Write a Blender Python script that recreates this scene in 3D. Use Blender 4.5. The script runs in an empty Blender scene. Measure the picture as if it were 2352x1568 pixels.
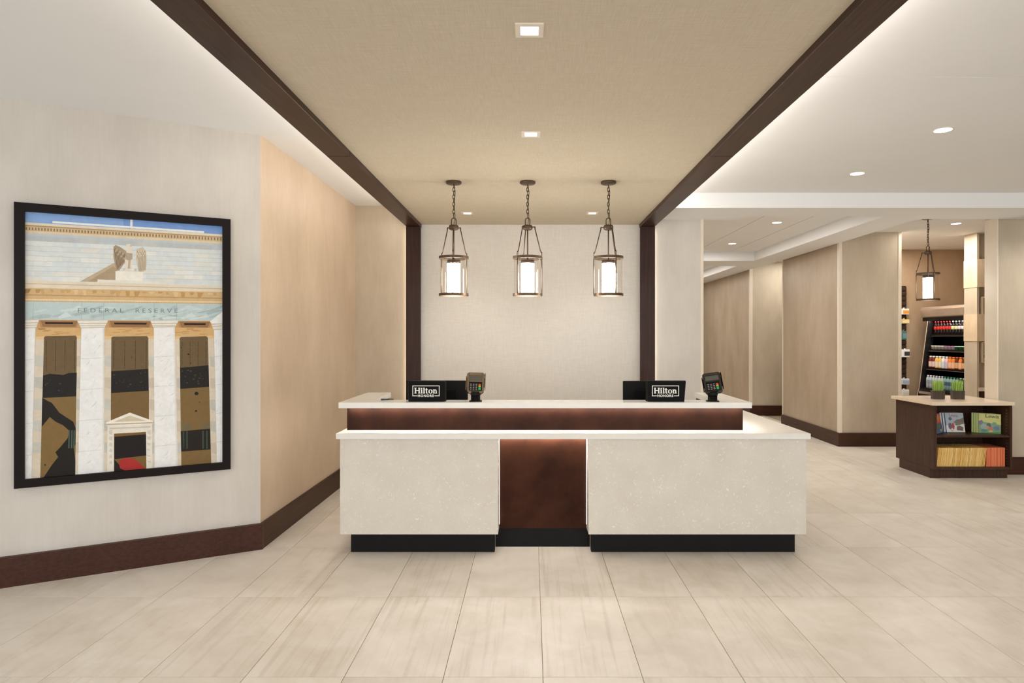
import bpy, bmesh, math, random
import numpy as np
from mathutils import Vector, Matrix, Euler
random.seed(7)
PI = math.pi
SC = bpy.context.scene
COL = SC.collection
D = bpy.data

# ------------------------------------------------------------------ camera, world, light, exposure
cam = D.cameras.new('camera'); camo = D.objects.new('camera', cam); COL.objects.link(camo)
F = 1479.0; VX, VY, EYE = 1220.0, 773.2, 1.55          # focal length, vanishing point (2352x1568), eye height
camo.location = (0, 0, EYE); camo.rotation_euler = (PI/2, 0, 0)
cam.sensor_width = 36; cam.lens = F/2352*36
cam.shift_x = (1176-VX)/2352; cam.shift_y = -(784-VY)/2352
cam.clip_start = .05; cam.clip_end = 60
SC.camera = camo
SC.view_settings.view_transform = 'Standard'; SC.view_settings.look = 'None'
SC.view_settings.gamma = 1; SC.view_settings.use_curve_mapping = False
SC.view_settings.exposure = 0.0
w = D.worlds.new('world'); SC.world = w; w.use_nodes = True
w.node_tree.nodes['Background'].inputs[0].default_value = (.95, .995, 1.07, 1)
w.node_tree.nodes['Background'].inputs[1].default_value = 1.12
WARM = (1, .955, .88)

def area(name, loc, rot, sx, sy, e, col=(1, .985, .95)):
    l = D.lights.new(name, 'AREA'); l.shape = 'RECTANGLE'; l.size = sx; l.size_y = sy; l.energy = e; l.color = col
    o = D.objects.new(name, l); COL.objects.link(o); o.location = loc; o.rotation_euler = rot
    return o
area('lobby_fill', (.6, -2.2, 1.6), (math.radians(90), 0, 0), 8, 2.6, 150)  # large fill added behind the camera, no fixture modelled
area('lobby_fill_right', (6.8, 3.2, 2.3), (math.radians(75), 0, math.radians(60)), 3, 1.6, 18)  # second fill, added to lift the right side
# beam cove strips and far tray light; near corridor, passage and shop fills are added
area('cove_left', (-1.43, 3.9, 2.90), (0, math.radians(96), 0), .04, 6.2, 5, (1, .96, .92))
area('cove_right', (1.415, 3.9, 2.90), (0, math.radians(-96), 0), .04, 6.2, 12, (1, .96, .92))
area('corridor_tray_fill', (2.9, 9.3, 3.02), (0, 0, 0), 1.0, 3.2, 46)
area('corridor_far_tray_light', (2.9, 14.2, 3.02), (0, 0, 0), 1.4, 3.6, 56)
area('passage_fill', (5.0, 12.0, 3.02), (0, 0, 0), .6, .8, 17)
area('shop_fill', (5.72, 9.7, 3.02), (0, 0, 0), .9, 1.9, 56, (1, .94, .86))

def spot(name, loc, e, ang=95, blend=.8, col=WARM, rot=(0, 0, 0), soft=.05):
    l = D.lights.new(name, 'SPOT'); l.energy = e; l.spot_size = math.radians(ang); l.spot_blend = blend
    l.color = col; l.shadow_soft_size = soft
    o = D.objects.new(name, l); COL.objects.link(o); o.location = loc; o.rotation_euler = rot
    return o

# ------------------------------------------------------------------ materials
def S(r, g, b):
    f = lambda c: (c/255/12.92) if c/255 <= .04045 else ((c/255+.055)/1.055)**2.4
    return (f(r), f(g), f(b), 1)

class NB:
    """small node builder"""
    def __init__(s, name):
        s.m = D.materials.new(name); s.m.use_nodes = True; s.t = s.m.node_tree
        s.b = s.t.nodes['Principled BSDF']; s.tc = None
    def n(s, t, **kw):
        nd = s.t.nodes.new(t)
        for k, v in kw.items():
            if k.startswith('i_'):
                key = k[2:]; key = int(key) if key.isdigit() else key
                nd.inputs[key].default_value = v
            else: setattr(nd, k, v)
        return nd
    def l(s, a, b): s.t.links.new(a, b)
    def coord(s, scale=(1, 1, 1), rot=(0, 0, 0), out='Object', rand=False):
        if not s.tc: s.tc = s.n('ShaderNodeTexCoord')
        src = s.tc.outputs[out]
        if rand:
            oi = s.n('ShaderNodeObjectInfo')
            mul = s.n('ShaderNodeVectorMath', operation='MULTIPLY'); 
            cmb = s.n('ShaderNodeCombineXYZ')
            for k in range(3): s.l(oi.outputs['Random'], cmb.inputs[k])
            s.l(cmb.outputs[0], mul.inputs[0]); mul.inputs[1].default_value = (37, 91, 53)
            add = s.n('ShaderNodeVectorMath', operation='ADD'); s.l(src, add.inputs[0]); s.l(mul.outputs[0], add.inputs[1])
            src = add.outputs[0]
        mp = s.n('ShaderNodeMapping'); s.l(src, mp.inputs['Vector'])
        mp.inputs['Scale'].default_value = scale; mp.inputs['Rotation'].default_value = rot
        return mp.outputs[0]
    def noise(s, vec, scale, detail=4, rough=.55, dist=0):
        nd = s.n('ShaderNodeTexNoise'); s.l(vec, nd.inputs['Vector'])
        nd.inputs['Scale'].default_value = scale; nd.inputs['Detail'].default_value = detail
        nd.inputs['Roughness'].default_value = rough; nd.inputs['Distortion'].default_value = dist
        return nd.outputs['Fac']
    def ramp(s, fac, stops):
        r = s.n('ShaderNodeValToRGB'); s.l(fac, r.inputs[0])
        e = r.color_ramp.elements
        while len(e) < len(stops): e.new(.5)
        for el, (p, c) in zip(e, stops): el.position = p; el.color = c if len(c) == 4 else (*c, 1)
        return r.outputs[0]
    def mix(s, fac, a, b, mode='MIX'):
        m = s.n('ShaderNodeMix', data_type='RGBA', blend_type=mode)
        for idx, v in ((0, fac), (6, a), (7, b)):
            if hasattr(v, 'is_linked'): s.l(v, m.inputs[idx])
            else: m.inputs[idx].default_value = v
        return m.outputs[2]
    def bump(s, h, strength, dist=.01):
        bp = s.n('ShaderNodeBump'); s.l(h, bp.inputs['Height'])
        bp.inputs['Strength'].default_value = strength; bp.inputs['Distance'].default_value = dist
        s.l(bp.outputs[0], s.b.inputs['Normal'])
    def base(s, c):
        if hasattr(c, 'is_linked'): s.l(c, s.b.inputs['Base Color'])
        else: s.b.inputs['Base Color'].default_value = c
    def set(s, rough=.5, metal=0, spec=.5, coat=0):
        s.b.inputs['Roughness'].default_value = rough; s.b.inputs['Metallic'].default_value = metal
        s.b.inputs['Specular IOR Level'].default_value = spec; s.b.inputs['Coat Weight'].default_value = coat

def plain(name, c, rough=.5, metal=0, spec=.5, coat=0, var=.06, vs=8):
    b = NB(name); b.set(rough, metal, spec, coat)
    v = b.noise(b.coord(), vs, 3)
    dark = tuple(x*(1-var) for x in c[:3])+(1,); lite = tuple(min(1, x*(1+var)) for x in c[:3])+(1,)
    b.base(b.ramp(v, [(.3, dark), (.7, lite)]))
    return b.m

def wallcover(name, c1, c2, streak=1, rough=.6, cl=3.5, sheen=0.):
    b = NB(name); b.set(rough, sheen, .35)
    v1 = b.noise(b.coord((1, 1, .45)), cl*.8, 5, .6)                       # clouds
    v2 = b.noise(b.coord((26, 26, 1.6)), 2.6, 4, .6)                        # brushed vertical streaks
    c = b.ramp(v1, [(.25, c1), (.75, c2)])
    s2 = b.ramp(v2, [(.3, (.80, .80, .80)), (.7, (1.0, 1.0, 1.0))])
    c = b.mix(.55*streak, c, s2, 'MULTIPLY')
    b.base(c); b.bump(v2, .12*streak, .004)
    return b.m

def weave(name, c1, c2, flat=False, amt=.5):
    """linen: fine threads both ways with long slubs, in the plane of the cloth (x-z wall, x-y ceiling)"""
    b = NB(name); b.set(.85, 0, .15)
    a1 = (9, 1, 260) if not flat else (9, 260, 1); a2 = (260, 1, 9) if not flat else (260, 9, 1)
    t1 = b.noise(b.coord(a1), 1, 3, .6); t2 = b.noise(b.coord(a2), 1, 3, .6)
    m = b.n('ShaderNodeMath', operation='ADD'); b.l(t1, m.inputs[0]); b.l(t2, m.inputs[1])
    d = b.n('ShaderNodeMath', operation='MULTIPLY'); b.l(m.outputs[0], d.inputs[0]); d.inputs[1].default_value = .5
    big = b.noise(b.coord(), 1.6, 3)
    c = b.ramp(d.outputs[0], [(.36, c1), (.64, c2)])
    c = b.mix(.12, c, b.ramp(big, [(.3, (.8, .8, .8)), (.7, (1, 1, 1))]), 'MULTIPLY')
    b.base(c); b.bump(d.outputs[0], .2*amt, .0015)
    return b.m

def wood(name, c1, c2, axis='z', rough=.4, coat=.15):
    b = NB(name); b.set(rough+.08, 0, .22, coat*.3)
    sc = {'z': (60, 60, 2.2), 'y': (60, 2.2, 60), 'x': (2.2, 60, 60)}[axis]
    g = b.noise(b.coord(sc), 1.2, 5, .6); cl = b.noise(b.coord(), 4.5, 4)
    c = b.ramp(g, [(.25, c1), (.75, c2)])
    c = b.mix(.45, c, b.ramp(cl, [(.3, (.62, .6, .58)), (.7, (1, 1, 1))]), 'MULTIPLY')
    b.base(c)
    return b.m

M = {}
M['ceiling'] = plain('ceiling_paint', S(236, 236, 235), .85, spec=.2, var=.012, vs=1.5)
M['trimpaint'] = plain('cream_trim', S(226, 214, 196), .5, var=.02)
M['wall_cool'] = wallcover('wallcovering_pale', S(196, 189, 179), S(215, 209, 200), .35, .65, 3)
M['wall_warm'] = wallcover('wallcovering_warm', S(198, 176, 150), S(220, 199, 174), .6, .5, 3)
M['wall_tan'] = wallcover('wallcovering_tan', S(180, 165, 143), S(206, 192, 171), .6, .5, 3)
M['wall_hall'] = wallcover('wallcovering_hall', S(172, 154, 132), S(200, 182, 160), .8, .42, 3, .12)
M['wall_shop'] = wallcover('shop_wall', S(160, 134, 107), S(182, 157, 129), .4, .6, 3)
M['fabric_wall'] = weave('woven_wall_fabric', S(214, 207, 197), S(228, 223, 215))
M['fabric_ceiling'] = weave('woven_ceiling_fabric', S(203, 190, 167), S(217, 206, 186), True)
M['dark_wood'] = wood('dark_wood', S(40, 22, 15), S(66, 38, 27), 'z')
M['beam_wood'] = wood('beam_wood', S(48, 29, 20), S(76, 50, 36), 'y', .35)
M['base_wood'] = wood('baseboard_wood', S(52, 29, 19), S(80, 46, 31), 'x', .4)
M['base_wood_y'] = wood('baseboard_wood_y', S(52, 32, 20), S(80, 52, 35), 'y', .4)
def riser(name, ca, cb):
    b = NB(name); b.set(.6, 0, .08)
    cl = b.noise(b.coord(), 5, 4, .6); g = b.noise(b.coord((70, 70, 2.5)), 1, 4)
    c = b.ramp(cl, [(.3, ca), (.7, cb)])
    c = b.mix(.3, c, b.ramp(g, [(.3, (.7, .7, .7)), (.7, (1, 1, 1))]), 'MULTIPLY')
    b.base(c); return b.m
M['riser_wood'] = riser('riser_wood', S(30, 16, 11), S(50, 28, 19)); M['niche_wood'] = riser('niche_wood', S(46, 25, 17), S(70, 40, 27))
M['case_wood'] = wood('case_wood', S(50, 32, 24), S(84, 58, 44), 'z', .38, .2)
M['kick'] = plain('black_kick', S(19, 18, 18), .5, spec=.15, var=.1)
M['counter'] = plain('white_quartz', S(228, 225, 217), .22, spec=.5, coat=.2, var=.02, vs=20)
M['caseTop'] = plain('cream_quartz', S(226, 206, 180), .25, coat=.2, var=.03, vs=20)
def stone_panel():
    b = NB('speckled_quartz'); b.set(.3, 0, .45, .1)
    v = b.noise(b.coord(), 5, 4); c = b.ramp(v, [(.3, S(207, 199, 186)), (.7, S(214, 207, 195))])
    f = b.noise(b.coord(), 30, 3, .55, 2.4); f2 = b.noise(b.coord(), 75, 3, .6, 1.5)
    c = b.mix(b.ramp(f, [(.63, (0, 0, 0)), (.70, (.8, .8, .8))]), c, S(238, 233, 222))
    c = b.mix(b.ramp(f2, [(.62, (0, 0, 0)), (.70, (.7, .7, .7))]), c, S(236, 231, 218))
    b.base(c); return b.m
M['stone'] = stone_panel()
def tile_mat():
    b = NB('limestone_tile'); b.set(.36, 0, .45)
    oi = b.n('ShaderNodeObjectInfo')
    vec = b.coord((1, 1, 1), (0, 0, 0), 'Object', True)
    def scaled(sc, rot):
        mp = b.n('ShaderNodeMapping'); b.l(vec, mp.inputs['Vector']); mp.inputs['Scale'].default_value = sc; mp.inputs['Rotation'].default_value = (0, 0, rot); return mp.outputs[0]
    cloud = b.noise(scaled((3, 3, 3), .3), 1.4, 6, .62, .4)
    st1 = b.noise(scaled((30, 1.0, 1), .05), 1.0, 5, .6, .25)
    st2 = b.noise(scaled((14, 2.2, 1), -.5), 1.1, 5, .6, .6)
    base = b.ramp(cloud, [(.25, S(205, 195, 180)), (.55, S(219, 210, 198)), (.8, S(228, 221, 211))])
    sv1 = b.ramp(st1, [(.32, (.82, .80, .77)), (.5, (1, 1, 1))]); sv2 = b.ramp(st2, [(.3, (.86, .84, .81)), (.52, (1, 1, 1))])
    k1 = b.n('ShaderNodeMath', operation='GREATER_THAN'); b.l(oi.outputs['Random'], k1.inputs[0]); k1.inputs[1].default_value = .62
    k2 = b.n('ShaderNodeMath', operation='LESS_THAN'); b.l(oi.outputs['Random'], k2.inputs[0]); k2.inputs[1].default_value = .3
    for k, sv, a, lo in ((k1, sv1, .75, .12), (k2, sv2, .6, .1)):
        mm = b.n('ShaderNodeMath', operation='MULTIPLY_ADD'); b.l(k.outputs[0], mm.inputs[0]); mm.inputs[1].default_value = a-lo; mm.inputs[2].default_value = lo
        base = b.mix(mm.outputs[0], base, sv, 'MULTIPLY')
    tone = b.n('ShaderNodeMath', operation='MULTIPLY'); b.l(oi.outputs['Random'], tone.inputs[0]); tone.inputs[1].default_value = 17.3
    fr = b.n('ShaderNodeMath', operation='FRACT'); b.l(tone.outputs[0], fr.inputs[0])
    base = b.mix(.6, base, b.ramp(fr.outputs[0], [(0, (.90, .885, .86)), (1, (1, 1, 1))]), 'MULTIPLY')
    b.base(base); b.bump(cloud, .03, .004)
    rr = b.n('ShaderNodeMapRange'); b.l(cloud, rr.inputs[0]); rr.inputs[3].default_value = .30; rr.inputs[4].default_value = .46
    b.l(rr.outputs[0], b.b.inputs['Roughness'])
    return b.m
M['tile'] = tile_mat()
M['grout'] = plain('grout', S(150, 138, 118), .9, var=.05)
M['bronze'] = plain('bronze_metal', S(92, 74, 58), .42, .55, var=.1)
M['black_plastic'] = plain('black_plastic', S(17, 16, 15), .55, spec=.09, var=.1)
M['black_matte'] = plain('black_matte', S(15, 13, 12), .55, spec=.2, var=.1)
M['frame_black'] = plain('black_frame', S(22, 15, 13), .5, spec=.14, var=.1)
M['white_print'] = plain('white_print', S(236, 233, 226), .5, var=.01)
M['terminal_bronze'] = plain('terminal_bronze', S(150, 131, 109), .26, .8, var=.1)
M['terminal_black'] = plain('terminal_black', S(44, 40, 36), .28, .1, var=.1)
M['screen_grey'] = plain('screen_grey', S(92, 90, 82), .15, var=.05)
M['steel'] = plain('brushed_steel', S(208, 188, 168), .34, .65, var=.05)
M['mirror'] = plain('dark_mirror', S(112, 104, 100), .06, 1, var=.02)
M['black_shelf'] = plain('black_shelf', S(18, 16, 16), .35, var=.1)
M['pot'] = wood('pot_wood', S(58, 46, 38), S(88, 72, 60), 'z', .6, 0)
M['wood_light'] = wood('light_wood', S(214, 190, 158), S(232, 210, 180), 'z', .5, 0)
M['slat'] = wood('slat_wood', S(48, 32, 24), S(74, 52, 40), 'x', .5, 0)
M['soil'] = plain('soil', S(60, 70, 30), .9)
M['grey_shelf'] = plain('grey_vent', S(120, 128, 132), .5)

def emis(name, c, s):
    m = D.materials.new(name); m.use_nodes = True; t = m.node_tree; t.nodes.clear()
    o = t.nodes.new('ShaderNodeOutputMaterial'); e = t.nodes.new('ShaderNodeEmission')
    e.inputs[0].default_value = (*c, 1); e.inputs[1].default_value = s; t.links.new(e.outputs[0], o.inputs[0])
    return m
M['lamp'] = emis('lamp_lens', (1, .94, .86), 9)
M['shade'] = emis('frosted_shade', (1, .95, .88), 62)
M['shade_shop'] = emis('frosted_shade_shop', (1, .95, .88), 20)
M['edge_glow'] = emis('niche_edge_glow', (1, .93, .86), 5)
M['led'] = emis('led_strip', (1, .93, .86), 72)
M['led_soft'] = emis('led_strip_soft', (1, .88, .74), 14)
def glass(name, tint=(.97, .96, .94)):
    m = D.materials.new(name); m.use_nodes = True; t = m.node_tree; t.nodes.clear()
    o = t.nodes.new('ShaderNodeOutputMaterial'); tr = t.nodes.new('ShaderNodeBsdfTransparent'); gl = t.nodes.new('ShaderNodeBsdfGlossy')
    tr.inputs[0].default_value = (*tint, 1); gl.inputs['Roughness'].default_value = .03
    fr = t.nodes.new('ShaderNodeLayerWeight'); fr.inputs['Blend'].default_value = .5
    pw = t.nodes.new('ShaderNodeMath'); pw.operation = 'POWER'; pw.inputs[1].default_value = 4; t.links.new(fr.outputs['Facing'], pw.inputs[0])
    ml = t.nodes.new('ShaderNodeMath'); ml.operation = 'MULTIPLY_ADD'; ml.inputs[1].default_value = .45; ml.inputs[2].default_value = .03; t.links.new(pw.outputs[0], ml.inputs[0])
    mx = t.nodes.new('ShaderNodeMixShader'); t.links.new(ml.outputs[0], mx.inputs[0])
    t.links.new(tr.outputs[0], mx.inputs[1]); t.links.new(gl.outputs[0], mx.inputs[2]); t.links.new(mx.outputs[0], o.inputs[0])
    return m
M['glass'] = glass('clear_glass')
_cc = {}
def cmat(rgb, rough=.4, metal=0):
    k = (rgb, rough, metal)
    if k not in _cc: _cc[k] = plain('paint_%02x%02x%02x' % rgb, S(*rgb), rough, metal, var=.05, vs=30)
    return _cc[k]

# ------------------------------------------------------------------ mesh helpers
class MB:
    def __init__(s): s.bm = bmesh.new(); s.mi = 0; s.X = Matrix.Identity(4); s.smooth = set()
    def _fin(s, verts, faces, smooth=False):
        for f in faces:
            f.material_index = s.mi; f.smooth = smooth
        for v in verts: v.co = s.X @ v.co
    def box(s, x0, x1, y0, y1, z0, z1, bev=0, seg=1):
        r = bmesh.ops.create_cube(s.bm, size=1); vs = r['verts']
        for v in vs:
            v.co = Vector(((x0+x1)/2+v.co.x*(x1-x0), (y0+y1)/2+v.co.y*(y1-y0), (z0+z1)/2+v.co.z*(z1-z0)))
        fs = {f for v in vs for f in v.link_faces}
        if bev:
            es = list({e for v in vs for e in v.link_edges})
            b = bmesh.ops.bevel(s.bm, geom=es, offset=bev, segments=seg, affect='EDGES', profile=.5)
            vs = list({v for f in b['faces'] for v in f.verts}); fs = {f for v in vs for f in v.link_faces}
        s._fin(vs, fs); return s
    def prism(s, pts, h0, h1, axis='z'):
        """extrude a 2-D outline; axis z: pts=(x,y); y: pts=(x,z); x: pts=(y,z)"""
        def mk(p, h): return Vector((p[0], p[1], h)) if axis == 'z' else Vector((p[0], h, p[1])) if axis == 'y' else Vector((h, p[0], p[1]))
        a = [s.bm.verts.new(mk(p, h0)) for p in pts]; b = [s.bm.verts.new(mk(p, h1)) for p in pts]
        fs = [s.bm.faces.new(a), s.bm.faces.new(b)]
        n = len(pts)
        for i in range(n): fs.append(s.bm.faces.new((a[i], a[(i+1) % n], b[(i+1) % n], b[i])))
        bmesh.ops.recalc_face_normals(s.bm, faces=fs)
        s._fin(a+b, fs); return s
    def poly(s, pts):
        a = [s.bm.verts.new(Vector(p)) for p in pts]; f = s.bm.faces.new(a); s._fin(a, [f]); return f
    def lathe(s, prof, cx=0, cy=0, seg=24, mats=None, caps=True, smooth=True):
        rings = []; allv = []; fs = []
        for r, z in prof:
            ring = [s.bm.verts.new((cx+r*math.cos(2*PI*k/seg), cy+r*math.sin(2*PI*k/seg), z)) for k in range(seg)]
            rings.append(ring); allv += ring
        base = s.mi
        for i in range(len(rings)-1):
            for k in range(seg):
                f = s.bm.faces.new((rings[i][k], rings[i][(k+1) % seg], rings[i+1][(k+1) % seg], rings[i+1][k]))
                f.material_index = mats[i] if mats else base; f.smooth = smooth; fs.append(f)
        if caps:
            for ring, i in ((rings[0], 0), (rings[-1], -1)):
                f = s.bm.faces.new(ring); f.material_index = mats[i] if mats else base; fs.append(f)
        bmesh.ops.recalc_face_normals(s.bm, faces=fs)
        for v in allv: v.co = s.X @ v.co
        return s
    def cyl(s, p0, p1, r, r1=None, seg=12):
        p0, p1 = Vector(p0), Vector(p1); d = p1-p0; q = d.to_track_quat('Z', 'Y').to_matrix().to_4x4()
        old = s.X; s.X = old @ Matrix.Translation(p0) @ q
        s.lathe([(r, 0), (r if r1 is None else r1, d.length)], seg=seg); s.X = old; return s
    def tube(s, pts, r, seg=8, closed=False):
        pts = [Vector(p) for p in pts]; n = len(pts); rings = []; fs = []
        up = None
        for i in range(n):
            if closed: t = (pts[(i+1) % n]-pts[i-1]).normalized()
            else: t = (pts[min(i+1, n-1)]-pts[max(i-1, 0)]).normalized()
            if up is None: up = t.orthogonal().normalized()
            up = (up - t*up.dot(t)).normalized(); sd = t.cross(up)
            rings.append([s.bm.verts.new(pts[i]+up*r*math.cos(2*PI*k/seg)+sd*r*math.sin(2*PI*k/seg)) for k in range(seg)])
        for i in range(n if closed else n-1):
            a, b = rings[i], rings[(i+1) % n]
            for k in range(seg): fs.append(s.bm.faces.new((a[k], a[(k+1) % seg], b[(k+1) % seg], b[k])))
        if not closed: fs += [s.bm.faces.new(rings[0]), s.bm.faces.new(rings[-1])]
        bmesh.ops.recalc_face_normals(s.bm, faces=fs)
        s._fin([v for q in rings for v in q], fs, True); return s
    def build(s, name, mats, parent=None, loc=None):
        me = D.meshes.new(name); s.bm.to_mesh(me); s.bm.free()
        for m in (mats if isinstance(mats, (list, tuple)) else [mats]): me.materials.append(M[m] if isinstance(m, str) else m)
        o = D.objects.new(name, me); COL.objects.link(o)
        if parent: o.parent = parent
        if loc: o.location = loc
        return o

def tag(o, label=None, cat=None, group=None, kind=None):
    if label: o['label'] = label
    if cat: o['category'] = cat
    if group: o['group'] = group
    if kind: o['kind'] = kind
    return o
def thing(name, label, cat, loc=(0, 0, 0), rz=0, group=None, kind=None):
    o = D.objects.new(name, None); COL.objects.link(o); o.location = loc; o.rotation_euler = (0, 0, rz); o.empty_display_size = .05
    return tag(o, label, cat, group, kind)
def dup(o, label=None, parent=None):
    c = o.copy(); COL.objects.link(c)
    if parent: c.parent = parent
    if label: c['label'] = label
    for ch in list(o.children): dup(ch, None, c)
    return c
def struct(name, mb, mat, label=None, cat=None, parent=None):
    o = mb.build(name, mat, parent)
    if not parent: tag(o, label, cat, None, 'structure')
    return o
def bx(*a, **k): return MB().box(*a, **k)
ORD = 'first second third fourth fifth sixth seventh eighth ninth tenth eleventh twelfth thirteenth fourteenth fifteenth sixteenth seventeenth eighteenth nineteenth twentieth'.split()
TENS = {20: 'twenty', 30: 'thirty', 40: 'forty', 50: 'fifty'}
def nth(i):
    if i <= 20: return ORD[i-1]
    t = i//10*10
    return (TENS[t][:-1]+'ieth') if i == t else TENS[t]+'-'+ORD[i-t-1]
def flat_text(body, size, extra=1.0, bold=0., spacing=1.0, align='CENTER'):
    cu = D.curves.new('lettering', 'FONT'); cu.body = body; cu.size = size; cu.offset = bold; cu.space_character = spacing; cu.align_x = align
    cu.resolution_u = 3
    o = D.objects.new('lettering', cu); COL.objects.link(o)
    dg = bpy.context.evaluated_depsgraph_get(); me = D.meshes.new_from_object(o.evaluated_get(dg))
    D.objects.remove(o); D.curves.remove(cu)
    return me

# ------------------------------------------------------------------ floor
floor = struct('floor', bx(-5, 9, -4, 18, -.06, -.004), 'grout', 'cream limestone tile floor of the lobby', 'floor')
TW, TL, TX, TY = .4532, .9067, .054, 2292.5/596.8
tb = MB().box(-TW/2+.0014, TW/2-.0014, -TL/2+.0014, TL/2-.0014, -.0045, 0, .0008)
tile0 = None; ntile = 0
for j in range(-2, 11):
    y = TY+(j+.5)*TL
    for i in range(-14, 24):
        x = TX+(i+.5)*TW
        px0 = VX+F*(x-TW/2)/max(y+TL/2, .5); px1 = VX+F*(x+TW/2)/max(y+TL/2, .5)
        mg = F*1.15/max(y+TL/2, .5)            # a metre more than the frame shows
        if px1 < -mg or px0 > 2352+mg: continue
        if x > 8.9 or x < -4.9 or (x > 7.5 and y > 7.8): continue
        if x < -2.05 and (y-4.72) > (x+1.985)*.559+.55: continue      # behind the picture wall
        if x < -2.25 and y > 4.9: continue
        if -1.2 < x < 1.2 and y > 7.6: continue
        if x < 1.8 and y > 7.8: continue
        if -1.1 < x < 1.7 and 5.3 < y < 6.6: continue
        if 4.7 < x < 5.3 and y > 9.7: continue
        if x > 5.5 and 7.7 > y > 7.3+.45: continue
        if tile0 is None: t = tile0 = tb.build('floor_tile', 'tile', floor)
        else: t = tile0.copy(); COL.objects.link(t)
        t.location = (x, y, 0); ntile += 1
print('tiles', ntile)
# the far end of the corridor, too far off to tell the tiles apart
o = bx(1.9, 4.6, TY+11*TL+.002, 17.2, -.0045, 0).build('floor_tile', 'tile', floor)

# ------------------------------------------------------------------ ceilings
CZ = 3.03
ceil = struct('ceiling', bx(-5.5, 9, -1.2, 17.5, CZ+.008, CZ+.12), 'ceiling', 'cream white plaster ceiling of the lobby', 'ceiling')
for q in ((-5.5, -1.37, -1.2, 7.4), (1.30, 9, -1.2, 3.669), (1.30, 9, 3.676, 6.7)):
    bx(*q, CZ, CZ+.01).build('ceiling_panel', 'ceiling', ceil)
for q in ((1.9, 2.853, 7.0, 11.26), (2.866, 3.462, 7.0, 11.26), (3.475, 3.95, 7.0, 10.45), (3.475, 3.95, 10.463, 11.26),
          (1.9, 3.2, 12.0, 17), (3.206, 4.0, 12.0, 17), (4.0, 8.6, 7.2, 17)):
    bx(*q, CZ, CZ+.01).build('ceiling_panel', 'ceiling', ceil)
SZ = 2.876
struct('ceiling_soffit', MB().prism([(1.40, 6.62), (9, 6.62), (9, 7.26), (4.355, 7.26), (4.355, 7.09), (2.39, 7.09), (2.36, 7.31), (1.40, 7.31)], SZ, CZ+.005),
       'ceiling', 'cream dropped soffit crossing above the opening to corridor and shop', 'soffit')
struct('ceiling_soffit', MB().prism([(3.89, 7.09), (4.355, 7.09), (4.355, 11.2), (4.31, 12.7), (4.30, 17), (3.865, 17), (3.865, 12.06), (1.95, 12.06), (1.95, 11.24), (3.89, 11.24)], SZ, CZ+.005),
       'ceiling', 'cream dropped soffit along the right side of corridor', 'soffit')
# fabric canopy over the desk and its wood frame
PX0, PX1 = -.0, .0
PD = 7.19; ZB = 2.783; ZC = 2.82
XI0, XI1, XO0, XO1 = -1.238, 1.222, -1.398, 1.384
can = struct('ceiling_canopy', bx(XI0-.02, XI1+.02, -.6, 7.30, ZC, ZC+.06), 'fabric_ceiling', 'taupe woven fabric ceiling panel above the reception desk', 'ceiling panel')
for n, (x0, x1, so, side) in enumerate(((XO0, XI0, XO0, 'left'), (XI1, XO1, XO1, 'right'))):
    t = thing('trim_%d' % (n+1), 'dark wood ceiling beam on the %s edge of fabric canopy' % side, 'beam', (0, 0, 0), 0, None, 'structure')
    bx(x0, x1, -.6, 4.398, ZB, CZ-.07, .002).build('wood_board', 'beam_wood', t)
    bx(x0, x1, 4.402, 7.05, ZB, CZ-.07, .002).build('wood_board', 'beam_wood', t)
    bx(x0, x1, 7.052, PD+.09, ZB, CZ-.07, .002).build('wood_board', 'beam_wood', t)
    e = .02 if so > 0 else -.02
    bx(min(so, so+e), max(so, so+e), .2, 7.1, CZ-.15, CZ-.13).build('light_strip', 'led_soft', t)
    bx(x0, x1, -.6, PD+.09, CZ-.07, CZ+.005).build('hanger', 'black_matte', t)
    t = thing('trim_%d' % (n+3), 'dark wood post framing the %s side of fabric back wall' % side, 'post', (0, 0, 0), 0, None, 'structure')
    bx(x0, x1, PD, PD+.05, 0, ZB-.002, .0015).build('post_board', 'dark_wood', t)
    bx(x0+.03, x1-.03, PD+.05, PD+.125, 0, ZB).build('post_core', 'black_matte', t)
    s0 = x0+.015 if n == 0 else x1-.03
    bx(s0, s0+.015, PD+.051, PD+.062, .05, ZB-.02).build('light_strip', 'led_soft', t)

# ------------------------------------------------------------------ walls
WD = 7.27
struct('wall_back', bx(-1.34, 1.34, 7.295, 7.42, 0, CZ), 'fabric_wall', 'pale woven fabric wall behind the reception desk', 'wall')
struct('wall_back_left', bx(-2.1, -1.34, WD, 7.42, 0, CZ), 'wall_tan', 'beige wallcovered strip of back wall left of the posts', 'wall')
wr = thing('wall_back_right', 'pale wallcovered wall end right of the dark post', 'wall', kind='structure')
bx(1.34, 1.912, WD, 7.42, 0, SZ+.03).build('wall_face', 'wall_cool', wr)
bx(1.912, 1.946, WD-.004, 7.425, 0, SZ+.02, .002).build('corner_trim', 'trimpaint', wr)
struct('wall_corridor_left', bx(1.80, 1.93, 7.43, 17, 0, CZ), 'wall_hall', 'tan corridor wall behind the pale wall end', 'wall')
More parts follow.
